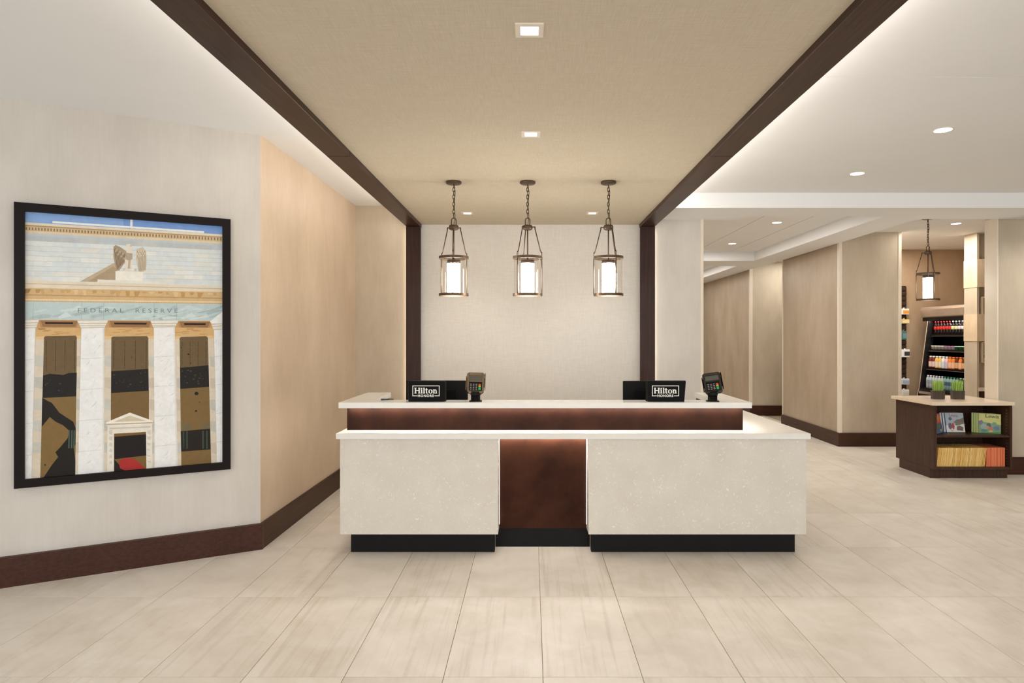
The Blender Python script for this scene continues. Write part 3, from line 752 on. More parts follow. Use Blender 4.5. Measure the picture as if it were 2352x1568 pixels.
pl([(636, 330), (668, 334), (668, 362), (652, 372), (634, 364)], (176, 162, 140)); pl([(648, 368), (660, 366), (656, 412), (644, 412)], (188, 172, 150))
pl([(655, 290), (666, 292), (664, 299), (657, 298)], (206, 180, 130))
pl([(582, 425), (722, 428), (722, 476), (582, 471)], (236, 232, 220)); pl([(490, 468), (806, 477), (806, 489), (490, 482)], (230, 224, 208))
band(476, 498, 516, 529, (224, 212, 190)); band(490, 510, 494, 514, (196, 178, 150)); band(514, 528, 590, 596, (208, 176, 128))
for k in range(24):
    x = 125+k*42+rs.uniform(-9, 9); h = rs.uniform(8, 30); pl([(x, L(x, 520, 533)), (x+rs.uniform(10, 34), L(x, 520, 533)), (x+20, L(x, 520+h, 533+h)), (x+4, L(x, 522+h, 535+h))], rs.choice([(190, 150, 96), (218, 190, 146), (198, 162, 110)]), .02)
band(547, 558, 553, 563, (186, 150, 104)); band(570, 577, 578, 584, (226, 206, 170))
for k in range(70):
    x = 120+k*14.5; pl([(x, L(x, 578, 584)), (x+6, L(x+6, 578, 584)), (x+6, L(x+6, 585, 590)), (x, L(x, 585, 590))], (196, 166, 120), .02)
band(584, 590, 680, 678, (186, 203, 202))
for k in range(42):
    x = 112+rs.random()*1000; y = 618+rs.random()*50; c = rs.choice([(174, 190, 190), (198, 212, 210), (168, 182, 184), (203, 215, 213)])
    pl([(x, y), (x+rs.uniform(30, 120), y-rs.uniform(5, 30)), (x+rs.uniform(60, 130), y-rs.uniform(0, 18)), (x+10, y+rs.uniform(3, 10))], c, .02)
for x in (162, 410, 522, 780, 895): pl([(x, 588), (x+2, 588), (x+2, 680), (x, 680)], (158, 172, 172), .02)
LAY[0] += 1
for body, x0, x1, y0 in (('FEDERAL', 392, 624, 637), ('RESERVE', 686, 902, 637)):
    me = flat_text(body, 30, spacing=1.55)
    xs = [v.co.x for v in me.vertices]; a, bq = min(xs), max(xs); ym = max(v.co.y for v in me.vertices)
    for f in me.polygons:
        pl([(x0+(me.vertices[i].co.x-a)/(bq-a)*(x1-x0), y0-me.vertices[i].co.y/ym*21) for i in f.vertices], (118, 132, 130), .0)
    D.meshes.remove(me)
# bays behind the pillars
pl([(118, 676), (1140, 676), (1140, 1420), (118, 1500)], (206, 188, 160))
for a, b2, t_, bt in ((178, 408, 678, 762), (530, 784, 678, 758), (888, 1086, 678, 756)):
    pl([(a, t_), (b2, t_), (b2, bt), (a, bt)], (196, 156, 104)); pl([(a+14, t_+2), (b2-10, t_+2), (b2-22, t_+38), (a+24, t_+38)], (178, 136, 92))
    pl([(a+24, t_+3), (b2-18, t_+3), (b2-30, t_+34), (a+34, t_+34)], (150, 112, 76)); pl([(a+46, t_+11), (b2-40, t_+11), (b2-42, t_+20), (a+48, t_+20)], (44, 30, 24))
    pl([(a, bt-44), (b2, bt-44), (b2, bt), (a, bt)], (208, 170, 116))
    for k in range(8):
        x = a+rs.random()*(b2-a-40); pl([(x, bt-40+k*4), (x+40, bt-42+k*4), (x+36, bt-38+k*4), (x+4, bt-36+k*4)], (188, 146, 92), .02)
for pts in ([(178, 762), (222, 762), (208, 1484), (164, 1487)], [(386, 757), (408, 757), (400, 1468), (383, 1470)], [(530, 758), (565, 758), (563, 1460), (530, 1462)],
            [(750, 756), (783, 756), (788, 1440), (757, 1444)], [(888, 756), (915, 756), (926, 1420), (904, 1424)], [(1056, 752), (1086, 752), (1106, 1405), (1075, 1408)]):
    pl(pts, (214, 202, 182)); (x0, y0), (x1, _), (x2, y2), (x3, _) = pts
    pl([(x0, y0), (x1, y0), (x1, y0+16), (x0, y0+16)], (222, 190, 140)); 
    for k in range(5):
        y = 860+k*110; pl([(x3-6, y), (x2+12, y), (x2+10, y+60), (x3-4, y+50)], rs.choice([(200, 188, 170), (198, 196, 186), (224, 212, 192), (190, 188, 178)]), .02)
BR = (106, 88, 60); BD = (36, 32, 28); OC = (128, 102, 62)
pl([(220, 766), (228, 760), (380, 757), (387, 765), (384, 1470), (206, 1484)], BR)
pl([(563, 766), (572, 760), (744, 757), (752, 765), (757, 1200), (563, 1200)], BR)
pl([(912, 766), (920, 760), (1048, 755), (1057, 764), (1077, 1408), (924, 1420)], BR)
for (x0, x1, a, b2) in ((224, 384, 780, 940), (568, 750, 780, 925), (917, 1056, 780, 905)):
    for k in range(4):
        x = x0+8+k*(x1-x0-16)/3; pl([(x-1.5, a), (x+1.5, a), (x+1.5, b2), (x-1.5, b2)], (78, 60, 34), .02)
    for k in range(4):
        y = a+k*(b2-a)/4; pl([(x0, y), (x1, y-4), (x1, y-1), (x0, y+3)], (112, 90, 54), .02)
pl([(213, 1074), (386, 1064), (384, 1470), (206, 1484)], OC); pl([(563, 1048), (757, 1036), (757, 1200), (563, 1200)], (120, 95, 58)); pl([(918, 1024), (1064, 1014), (1077, 1408), (924, 1420)], (124, 99, 60))
pl([(216, 962), (250, 952), (320, 958), (344, 948), (388, 946), (386, 1066), (214, 1076)], BD); pl([(564, 938), (753, 924), (756, 1036), (564, 1049)], BD); pl([(915, 918), (1061, 904), (1064, 1014), (917, 1026)], BD)
for k in range(60):
    bx_ = rs.choice([(218, 384, 965, 1060), (566, 752, 940, 1030), (918, 1060, 918, 1010)])
    x = rs.uniform(bx_[0], bx_[1]-14); y = rs.uniform(bx_[2], bx_[3]-8); pl([(x, y), (x+rs.uniform(5, 14), y-2), (x+9, y+5), (x+2, y+5)], rs.choice([(58, 48, 34), (22, 26, 34), (30, 42, 66), (78, 62, 36)]), .02)
pl([(213, 1074), (240, 1090), (262, 1100), (284, 1128), (300, 1150), (340, 1176), (372, 1196), (384, 1230), (384, 1310), (376, 1330), (384, 1400), (384, 1470), (222, 1482), (262, 1420), (296, 1376), (282, 1352), (310, 1322), (344, 1280), (352, 1242), (320, 1214), (282, 1196), (252, 1172), (238, 1190), (212, 1222)], BD)
for x in (228, 242, 258, 348, 362, 374): pl([(x, 1240), (x+7, 1238), (x+6, 1330), (x-1, 1332)], (74, 92, 78) if x > 300 else (124, 104, 62), .02)
for x in (930, 946, 962, 1024, 1040, 1056): pl([(x, 1200), (x+6, 1198), (x+8, 1310), (x+2, 1312)], (96, 104, 86), .02)
pl([(920, 1242), (1070, 1228), (1073, 1334), (923, 1346)], (40, 34, 28))
for x in (930, 948, 1030, 1050): pl([(x, 1240), (x+8, 1238), (x+9, 1330), (x+1, 1332)], (62, 74, 64), .02)
for x, y, r in ((958, 848, 5), (970, 894, 3), (1000, 1049, 11), (998, 1138, 6), (1016, 1093, 3), (922, 814, 3), (230, 1416, 5), (668, 866, 3)):
    pl([(x+r*math.cos(k*PI/4), y+r*.8*math.sin(k*PI/4)) for k in range(8)], (34, 32, 30), .02)
# doorway with its gable
pl([(546, 1214), (774, 1200), (776, 1440), (546, 1456)], (228, 222, 208)); pl([(540, 1198), (660, 1148), (778, 1190), (778, 1206), (540, 1216)], (236, 230, 216)); pl([(576, 1196), (660, 1163), (744, 1190)], (206, 192, 166))
pl([(540, 1206), (778, 1196), (778, 1202), (540, 1213)], (186, 172, 148)); pl([(556, 1226), (766, 1216), (766, 1224), (556, 1234)], (204, 196, 180))
for k in range(6): pl([(552+k*3, 1240+k*30), (572, 1236+k*34), (570, 1262+k*30), (554, 1256+k*30)], (206, 200, 188), .02); pl([(748, 1240+k*30), (768, 1236+k*34), (766, 1262+k*26), (750, 1256+k*28)], (210, 204, 194), .02)
pl([(580, 1256), (743, 1246), (746, 1440), (581, 1454)], (120, 92, 52)); pl([(581, 1272), (743, 1258), (745, 1366), (581, 1386)], (34, 29, 27)); pl([(581, 1386), (604, 1410), (640, 1446), (581, 1452)], (38, 30, 30))
pl([(604, 1402), (618, 1386), (642, 1379), (680, 1383), (706, 1400), (740, 1434), (700, 1442), (640, 1444), (612, 1432)], (168, 50, 48))
# pillars
WH = (234, 234, 232)
def pillar(tl, tr, br, bl, seed):
    pl([tl, tr, br, bl], WH); r2 = random.Random(seed)
    def P(u, v): a = (tl[0]+(tr[0]-tl[0])*u, tl[1]+(tr[1]-tl[1])*u); b = (bl[0]+(br[0]-bl[0])*u, bl[1]+(br[1]-bl[1])*u); return (a[0]+(b[0]-a[0])*v, a[1]+(b[1]-a[1])*v)
    for v in (.21, .42, .63, .84): pl([P(0, v), P(1, v), P(1, v+.003), P(0, v+.003)], (204, 204, 202))
    for k in range(34):
        u, v = r2.uniform(0, .7), r2.uniform(.02, .97); du, dv = r2.uniform(.1, .3), r2.uniform(.01, .05)
        pl([P(u, v+dv), P(u+du*.5, v+dv*.4), P(u+du, v), P(u+du*.6, v+dv*.6)], r2.choice([(218, 220, 222), (210, 213, 214), (226, 224, 218), (240, 240, 238)]), .02)
    pl([P(.93, 0), P(1, 0), P(1, 1), P(.93, 1)], (222, 219, 212), .02)
pillar((118, 720), (176, 716), (163, 1486), (124, 1492), 1); pillar((410, 716), (527, 712), (531, 1454), (398, 1468), 2); pillar((780, 710), (887, 706), (906, 1422), (788, 1434), 3); pillar((1088, 714), (1140, 706), (1142, 1402), (1106, 1406), 4)
for pts in ([(116, 680), (194, 678), (180, 718), (116, 722)], [(388, 680), (546, 678), (528, 716), (410, 720)], [(762, 678), (906, 676), (888, 710), (778, 714)], [(1070, 680), (1140, 676), (1140, 722), (1086, 724)]):
    pl(pts, (228, 224, 212)); (x0, y0), (x1, y1), (x2, y2), (x3, y3) = pts
    pl([(x0+4, y0+12), (x1-4, y1+12), (x1-7, y1+16), (x0+7, y0+16)], (188, 180, 164)); pl([(x0+10, y0+24), (x1-10, y1+24), (x1-12, y1+28), (x0+13, y0+28)], (196, 188, 172)); pl([(x3, y3-6), (x2, y2-6), (x2, y2), (x3, y3)], (206, 198, 182))
pl([(1066, 680), (1140, 628), (1140, 690), (1076, 690)], (236, 236, 232))
for v in pm.bm.verts: pass
po = pm.build('print', 'white_print', fr)
att = po.data.color_attributes.new('ink', 'FLOAT_COLOR', 'CORNER')
for poly, c_ in zip(po.data.polygons, pcol):
    cc = S(*c_)
    for li in poly.loop_indices: att.data[li].color = cc
b = NB('photo_print'); b.set(.4, 0, .12)
va = b.n('ShaderNodeVertexColor', layer_name='ink')
nz = b.noise(b.coord((1, 1, 1)), 22, 5, .65, .8)
b.base(b.mix(.5, va.outputs[0], b.ramp(nz, [(.3, (.84, .84, .84)), (.65, (1.06, 1.06, 1.06))]), 'MULTIPLY'))
po.data.materials[0] = b.m
wallprism(FS0+.01, FS1-.01, .001, .0055, FZ0+.01, FZ1-.01).build('backing', 'frame_black', fr)

# ------------------------------------------------------------------ book cabinet
CX0, CX1, CY0, CY1 = 4.388, 5.246, 7.02, 7.745
cab = thing('book_cabinet', 'low dark wood cabinet with open book shelves and cream top', 'cabinet')
zt = .8025; zb = .100
bx(CX0, CX0+.034, CY0, CY1, zb, zt).build('side_panel', 'case_wood', cab)
bx(CX0-.004, CX0+.03, 7.076, 7.667, 0, zb).build('toe_kick', 'case_wood', cab)
bx(CX1-.026, CX1, CY0, CY1, zb, zt).build('side_panel', 'case_wood', cab)
bx(CX0+.034, CX1-.026, CY0+.005, CY1-.02, zb, .128).build('bottom_panel', 'case_wood', cab)
bx(CX0+.034, CX1-.026, CY1-.3, CY1-.28, .128, zt).build('back_panel', 'case_wood', cab)
bx(CX0+.034, CX1-.026, CY0+.008, CY1-.3, .452, .474).build('shelf', 'case_wood', cab)
bx(CX0+.03, 5.232, 7.076, 7.11, 0, zb).build('toe_kick', 'case_wood', cab)
bx(CX0+.034, CX1-.026, CY1-.28, CY1, zb, zt).build('rear_box', 'case_wood', cab)
h = MB()
for yy in (CY0+.05,):
    for k in range(19): h.cyl((CX1-.0275, yy, .15+k*.033), (CX1-.0255, yy, .15+k*.033), .0022, seg=6)
tag(h.build('shelf_pin_holes', 'trimpaint', cab), kind='stuff')
ctop = bx(4.352, 5.253, 6.99, 7.79, zt+.0005, .8395, .002); tag(ctop.build('countertop', 'caseTop'), 'cream stone top lying on the dark book cabinet', 'countertop')

# thin booklets on the bottom shelf
SHZ = .1285
def booklet(col, label, x, lean, group, h=.205, th=.0095):
    t = thing('booklet', label, 'book', (x, CY0+.035, SHZ), 0, group)
    m = MB(); m.X = Matrix.Rotation(lean, 4, 'Y')
    off = th*math.sin(max(lean, 0)) if lean > 0 else 0
    m.X = Matrix.Translation((0, 0, off)) @ m.X
    m.box(0, th, .002, .27, 0, h); m.build('pages', [cmat((104, 104, 58), .7)], t)
    m = MB(); m.X = Matrix.Translation((0, 0, off)) @ Matrix.Rotation(lean, 4, 'Y'); m.box(-.0006, th+.0006, 0, .004, 0, h+.001, .0005); m.box(-.0006, 0, .004, .272, 0, h+.001); m.box(th, th+.0006, .004, .272, 0, h+.001); m.build('cover', [cmat(col, .35)], t)
    return t
nY, nO = 44, 17
xs = CX0+.038; xe = CX1-.026
yel = [(232, 192, 116), (226, 184, 104), (236, 202, 130), (216, 176, 98)]
x = xs+.001
for k in range(nY):
    lean = math.radians(1.5 if k == 0 else 6.6)
    th = random.uniform(.0076, .0092)
    if k == 1: x += .006
    booklet(random.choice(yel), '%s yellow booklet from the left on the bottom shelf' % nth(k+1), x, lean, 'yellow booklets on the bottom shelf', .205+random.uniform(-.0015, .0015), th)
    x += (th+random.uniform(.0022, .0050))/math.cos(lean)+(random.random() < .22)*.0018-.0002
x += .022
for k in range(nO):
    th = random.uniform(.0076, .0090)
    booklet(random.choice([(224, 122, 80), (214, 112, 72), (230, 132, 90)]), '%s orange booklet from the left on the bottom shelf' % nth(k+1), x, 0, 'orange booklets on the bottom shelf', .206, th)
    x += th+random.uniform(.0020, .0042)+(random.random() < .2)*.0014
print('booklets end', x, xe)

# picture books on the upper shelf
def picture_book(name_label, loc, rz, back, w, hh, th, ccol, scol, art, title=None, tcol=(60, 50, 40), tpos=(.6, .8), tsize=.04, group=None, trot=0):
    t = thing('picture_book', name_label, 'book', (loc[0], loc[1], loc[2]+th*math.sin(back)), rz, group)
    X = Matrix.Rotation(-back, 4, 'X')
    m = MB(); m.X = X; m.box(.003, w-.003, .0015, th-.0015, .003, hh-.003); m.build('pages', [cmat((232, 224, 206), .7)], t)
    m = MB(); m.X = X; m.box(0, w, 0, .0015, 0, hh); m.box(0, w, th-.0015, th, 0, hh); m.build('cover', [cmat(ccol, .3)], t)
    m = MB(); m.X = X; m.mi = 0; m.box(-.0018, .0018, -.0002, th+.0002, 0, hh, .0006)
    m.mi = 1; m.box(-.002, -.0014, .0005, th-.0005, hh*.40, hh*.62)
    m.build('spine', [cmat(scol[0], .3), cmat(scol[1], .3)], t)
    if art:
        m = MB(); m.X = X; cols = []
        for i, (pts, c_) in enumerate(art):
            cols.append(cmat(c_, .3)); m.mi = i
            f = m.poly([(u*w, -.0004-i*.00003, v*hh) for u, v in pts]); f.normal_update()
        if title:
            me = flat_text(title, tsize, bold=.0006)
            m.mi = len(art); cols.append(cmat(tcol, .4)); cr, sr = math.cos(trot), math.sin(trot)
            for f in me.polygons:
                m.poly([((tpos[0]*w+me.vertices[i].co.x*cr-me.vertices[i].co.y*sr), -.0014, tpos[1]*hh+me.vertices[i].co.x*sr+me.vertices[i].co.y*cr) for i in f.vertices])
            D.meshes.remove(me)
        m.build('cover_print', cols, t)
    return t
SZ2 = .4745
def blob(cx, cy, rx, ry, n=20, ph=0): return [(cx+rx*math.cos(2*PI*k/n)*(1+.12*math.sin(3*k+ph)), cy+ry*math.sin(2*PI*k/n)*(1+.12*math.cos(2*k+ph))) for k in range(n)]
artW = [([(0, 0), (1, 0), (1, .42), (0, .36)], (236, 234, 230)), ([(0, .36), (1, .42), (1, 1), (0, 1)], (176, 190, 200)), ([(.42, .52), (.62, .66), (.8, .68), (1, .76), (1, .48), (.8, .44), (.6, .40)], (128, 110, 104)),
        ([(.5, .42), (.7, .5), (.98, .52), (.98, .44), (.7, .36), (.52, .34)], (120, 128, 104)), (blob(.22, .32, .10, .17), (110, 92, 118)), (blob(.38, .32, .07, .17, ph=1), (190, 66, 62)), (blob(.26, .70, .09, .09, ph=2), (96, 104, 92)),
        ([(.56, .10), (.90, .07), (.92, .26), (.74, .34), (.57, .30)], (122, 100, 84)), (blob(.30, .08, .09, .05), (224, 186, 148))]
artG = [([(0, .62), (1, .45), (1, 1), (0, 1)], (208, 206, 122)), ([(0, 0), (1, 0), (1, .45), (0, .62)], (128, 160, 112)), ([(0, .62), (.16, .68), (.2, .56), (.1, .42), (0, .44)], (122, 108, 148)), (blob(.28, .34, .2, .14), (156, 178, 170)), (blob(.45, .42, .10, .12, ph=1), (66, 96, 104)),
        (blob(.40, .32, .08, .07, ph=2), (214, 138, 84)), (blob(.56, .24, .06, .12), (212, 108, 112)), (blob(.80, .28, .14, .11, ph=1), (98, 124, 160)), (blob(.7, .52, .1, .07, ph=1), (110, 160, 110)), (blob(.55, .09, .09, .08), (222, 176, 100)), ([(.1, 0), (1, 0), (1, .1), (.6, .07), (.1, .06)], (84, 152, 80)), (blob(.25, .14, .14, .07), (92, 130, 128))]
artO = [([(0, .5), (1, .5), (1, 1), (0, 1)], (206, 84, 44)), ([(0, 0), (1, 0), (1, .5), (0, .5)], (62, 92, 140)), (blob(.7, .78, .2, .18), (224, 130, 50)), (blob(.6, .34, .3, .12), (92, 120, 60)), (blob(.82, .26, .13, .10), (96, 70, 110)), (blob(.75, .14, .12, .07), (196, 190, 90))]
BKW = 'white-covered picture books on the upper shelf'
bl = math.radians(11)
for k in range(3):
    picture_book(('front white picture book with a red and grey cover drawing', 'blue-spined picture book directly behind the white-covered front one', 'rearmost blue-spined picture book of the white-covered trio')[k],
                 (4.681-.021*k, 7.250+.0135*k, SZ2), 0, bl, .207, .215, .012, (222, 224, 226), ((40, 92, 138), (24, 60, 100)), artW if k == 0 else None, 'Lewis' if k == 0 else None, (176, 128, 116), (.46, .80), .045, BKW, -.12)
picture_book('orange and blue picture book half hidden by the left panel', (4.474, 7.105, SZ2), math.radians(40), bl, .205, .215, .012, (206, 84, 44), ((40, 60, 110), (200, 90, 50)), artO)
GRN = 'green picture books on the upper shelf'
gl_ = ('front green picture book with the readable title', 'second green picture book of the stack counted from the front', 'third green picture book of the stack counted from the front', 'rearmost green picture book of the stack')
ga = math.radians(-25); gu = (math.cos(ga), math.sin(ga)); gn = (-math.sin(ga), math.cos(ga))
for k in range(4):
    sx, sn = -.020*k, .0133*k
    picture_book(gl_[k], (5.015+gu[0]*sx+gn[0]*sn, 7.215+gu[1]*sx+gn[1]*sn, SZ2), ga, 0, .205, .216+.001*k, .0125, (186, 198, 112), ((176, 190, 104) if k % 2 else (150, 180, 96), (112, 104, 142)), artG if k == 0 else None, 'Lewis' if k == 0 else None, (58, 56, 44), (.60, .80), .056, GRN, -.06)

# grass pots on the cabinet
def grass_pot(x, label, seed):
    t = thing('grass_pot', label, 'potted grass', (x, 7.36, .8395), 0, 'grass pots on the book cabinet')
    m = MB(); n = 28; hz = .097
    def ring(a, b_, z): return [m.bm.verts.new((a*math.copysign(abs(math.cos(2*PI*k/n))**.7, math.cos(2*PI*k/n)), b_*math.copysign(abs(math.sin(2*PI*k/n))**.7, math.sin(2*PI*k/n)), z)) for k in range(n)]
    R = [ring(.068, .05, 0), ring(.071, .052, hz), ring(.064, .046, hz), ring(.062, .044, hz-.012)]
    for i in range(3):
        for k in range(n):
            f = m.bm.faces.new((R[i][k], R[i][(k+1) % n], R[i+1][(k+1) % n], R[i+1][k])); f.smooth = i == 0
    m.bm.faces.new(R[0]); f = m.bm.faces.new(R[3]); f.material_index = 1
    m.build('pot', ['pot', 'soil'], t)
    r = random.Random(seed); m = MB()
    for k in range(230):
        a = r.uniform(0, 2*PI); q = math.sqrt(r.random()); bx0, by0 = .056*q*math.cos(a), .038*q*math.sin(a)
        ln = r.uniform(.11, .152); lx, ly = bx0*.25+r.uniform(-.012, .012), by0*.25+r.uniform(-.010, .010); th = r.uniform(0, PI); wx, wy = .0019*math.cos(th), .0019*math.sin(th)
        m.mi = r.choice([0, 0, 1, 2]); z0 = hz-.015
        pts = [(bx0+lx*u*u, by0+ly*u*u, z0+ln*u) for u in (0, .55, 1)]
        a_, b_, c_ = pts
        v = [m.bm.verts.new((a_[0]-wx, a_[1]-wy, a_[2])), m.bm.verts.new((a_[0]+wx, a_[1]+wy, a_[2])), m.bm.verts.new((b_[0]+wx, b_[1]+wy, b_[2])), m.bm.verts.new((b_[0]-wx, b_[1]-wy, b_[2])), m.bm.verts.new(c_)]
        for f in (m.bm.faces.new(v[:4]), m.bm.faces.new((v[3], v[2], v[4]))): f.material_index = m.mi
    tag(m.build('grass', [cmat((158, 192, 84), .6), cmat((190, 214, 116), .6), cmat((124, 164, 60), .6)], t), kind='stuff')
grass_pot(4.648, 'left pot of green wheatgrass on the cabinet top', 1)
grass_pot(4.874, 'right pot of green wheatgrass on the cabinet top', 2)

# ------------------------------------------------------------------ shop: fridge with drinks
FY0, FY1 = 9.50, 10.655
fg = thing('display_fridge', 'open-front steel and black drinks fridge in the small shop', 'fridge')
FXb = 7.40
# far end panel: profile in x,z (front leans out towards the floor)
prof = [(6.40, .10), (6.40, .62), (6.425, .70), (6.565, 1.80), (6.60, 1.86), (FXb, 1.86), (FXb, .10)]
MB().prism(prof, FY1-.03, FY1, 'y').build('end_panel', 'black_shelf', fg)
MB().prism(prof, FY0, FY0+.03, 'y').build('end_panel', 'black_shelf', fg)
edge = [(6.395, .12), (6.395, .62), (6.42, .70), (6.558, 1.79), (6.56, 1.84)]
for y_ in (FY1-.006, FY0+.006): MB().tube([(x_-.004, y_, z_) for x_, z_ in edge], .009, 8).build('edge_strip', 'steel', fg)
MB().prism([(6.55, .66), (6.66, 1.80), (7.30, 1.80), (7.30, .66)], FY1-.034, FY1-.031, 'y').build('end_mirror', 'mirror', fg)
hd = [(6.47, 1.865), (6.455, 1.88), (6.445, 1.99), (6.46, 2.025), (6.49, 2.035), (7.40, 2.035), (7.40, 1.865)]
MB().prism(hd, FY0, FY1+.01, 'y').build('header', 'steel', fg)
bx(6.50, FXb, FY0+.03, FY1-.035, 1.83, 1.864).build('header_underside', 'black_shelf', fg)
bx(6.472, 6.50, FY0+.03, FY1-.01, 1.806, 1.864).build('header_lip', 'black_shelf', fg)  # lip added to hide the case light from the camera
area('fridge_case_light', (6.60, (FY0+FY1)/2, 1.825), (0, math.radians(25), 0), .03, 1.0, 5, (1, .97, .94))
bx(7.20, FXb, FY0+.03, FY1-.035, .3, 1.83).build('back_panel', 'black_shelf', fg)
bx(7.19, 7.20, FY0+.04, FY0+.22, 1.0, 1.55).build('vent_panel', 'grey_shelf', fg)
bx(6.40, FXb, FY0+.03, FY1-.035, .10, .70, .004).build('lower_housing', 'black_shelf', fg)
bx(6.42, FXb, FY0+.02, FY1-.02, 0, .10).build('plinth', 'black_matte', fg)
bx(6.392, 6.40, FY0+.03, FY1-.035, .62, .66).build('front_rail', 'steel', fg)
levels = [(1.592, 6.60), (1.345, 6.56), (1.045, 6.52), (.715, 6.47)]
for z_, x_ in levels[:3]:
    s_ = bx(x_, 7.195, FY0+.03, FY1-.036, z_-.016, z_).build('shelf', 'black_shelf', fg)
    bx(x_-.006, x_, FY0+.032, FY1-.038, z_-.032, z_+.004).build('price_rail', 'black_shelf', s_)
    bx(x_-.0075, x_-.006, FY0+.034, FY1-.04, z_-.032, z_-.027).build('rail_trim', 'steel', s_)
bx(6.43, 7.195, FY0+.03, FY1-.036, .70, .714).build('bottom_deck', 'black_shelf', fg)

def bottle_mesh(kind):
    k, body, cap, lab, lab2 = kind
    m = MB()
    if k == 'soda':
        pr = [(.026, 0), (.031, .008), (.031, .05), (.029, .062), (.031, .075), (.031, .125), (.026, .150), (.0135, .178), (.0135, .190), (.0145, .191), (.0145, .207), (.012, .209)]
        ms = [0, 0, 0, 0, 2, 3, 0, 0, 1, 1, 1]; ms = [0, 0, 0, 0, 2, 0, 0, 0, 1, 1, 1]
    elif k == 'juice':
        pr = [(.030, 0), (.034, .006), (.034, .02), (.034, .105), (.034, .120), (.028, .150), (.019, .165), (.019, .168), (.021, .169), (.021, .190), (.018, .192)]
        ms = [0, 0, 2, 0, 0, 0, 0, 1, 1, 1]
    elif k == 'water':
        pr = [(.028, 0), (.032, .006), (.032, .07), (.032, .13), (.028, .16), (.014, .185), (.014, .190), (.0155, .191), (.0155, .205), (.013, .207)]
        ms = [0, 0, 2, 0, 0, 0, 1, 1, 1]
    elif k == 'tub':
        pr = [(.030, 0), (.037, .046), (.040, .048), (.040, .058), (.036, .060)]
        ms = [0, 0, 1, 1]
    m.lathe(pr, seg=14, mats=ms)
    return m.build('bottle' if k != 'tub' else 'tub', [cmat(body, .12), cmat(cap, .35), cmat(lab, .4), cmat(lab2, .4)])
def row(level, items, word, ygap, group, xoff=.045, noun='bottle', depth=1):
    z_, xf = levels[level]; proto = {}
    y_ = FY1-.036-.045; n = 0
    where = ('top', 'second', 'third', 'lowest')[level]
    for kind, desc in items:
        n += 1
        if kind not in proto: o = bottle_mesh(kind); proto[kind] = o
        else: o = proto[kind].copy(); COL.objects.link(o)
        o.location = (xf+xoff, y_, z_+.0005); o.rotation_euler = (0, 0, random.uniform(0, 6))
        tag(o, '%s, %s from the left on the %s fridge shelf' % (desc, nth(n), where), noun, group)
        y_ -= ygap
    return y_
COLA = ('soda', (34, 16, 12), (206, 40, 36), (214, 52, 44), (240, 236, 230)); DIET = ('soda', (30, 20, 18), (200, 196, 192), (226, 210, 204), (210, 60, 60)); BLK = ('soda', (24, 22, 20), (230, 228, 224), (214, 208, 150), (240, 240, 240))
G1 = 'soda bottles on the top fridge shelf'
row(0, [(COLA, 'red-labelled dark soda bottle')]*6+[(BLK, 'dark soda bottle with pale yellow label')]*2+[(DIET, 'dark soda bottle with white label')]*5, 'top', .0735, G1)
TUBW = ('tub', (232, 226, 210), (240, 236, 224), (0, 0, 0), (0, 0, 0)); TUBP = ('tub', (222, 200, 214), (176, 110, 160), (0, 0, 0), (0, 0, 0)); TUBG = ('tub', (180, 210, 180), (120, 190, 140), (0, 0, 0), (0, 0, 0)); TUBG2 = ('tub', (52, 110, 76), (190, 226, 196), (0, 0, 0), (0, 0, 0))
row(1, [(TUBW, 'white yogurt tub')]*4+[(TUBP, 'purple-lidded yogurt tub')]*3+[(TUBG2, 'green yogurt tub with a pale lid')]*5, 'second', .084, 'yogurt tubs on the second fridge shelf', .05, 'tub')
JY = ('juice', (236, 190, 100), (244, 240, 232), (238, 220, 190), (0, 0, 0)); JR = ('juice', (120, 50, 40), (244, 240, 232), (232, 204, 196), (0, 0, 0)); JO = ('juice', (226, 130, 60), (228, 128, 66), (236, 190, 160), (0, 0, 0)); JW = ('juice', (226, 232, 234), (240, 244, 244), (210, 222, 230), (0, 0, 0)); JB = ('juice', (96, 44, 26), (200, 100, 60), (220, 170, 120), (0, 0, 0)); JP = ('juice', (232, 190, 186), (244, 240, 226), (206, 190, 210), (0, 0, 0))
row(2, [(JR, 'dark red juice bottle')]*2+[(JY, 'yellow juice bottle')]*2+[(JW, 'white drink bottle'), (JP, 'pink-labelled juice bottle'), (JO, 'orange juice bottle'), (JO, 'orange juice bottle'), (JB, 'brown drink bottle')]+[(JO, 'orange juice bottle'), (JB, 'brown drink bottle'), (JY, 'yellow juice bottle')], 'third', .082, 'juice bottles on the third fridge shelf')
WC = ('water', (190, 200, 206), (236, 238, 238), (150, 160, 172), (0, 0, 0)); WG = ('water', (140, 170, 170), (60, 140, 100), (70, 96, 120), (0, 0, 0)); WDG = ('water', (40, 84, 66), (190, 214, 196), (60, 96, 76), (0, 0, 0))
row(3, [(WC, 'clear water bottle with grey label')]*6+[(WG, 'water bottle with green cap')]*5+[(WDG, 'dark green water bottle')]*3, 'lowest', .073, 'water bottles on the lowest fridge shelf', .05)

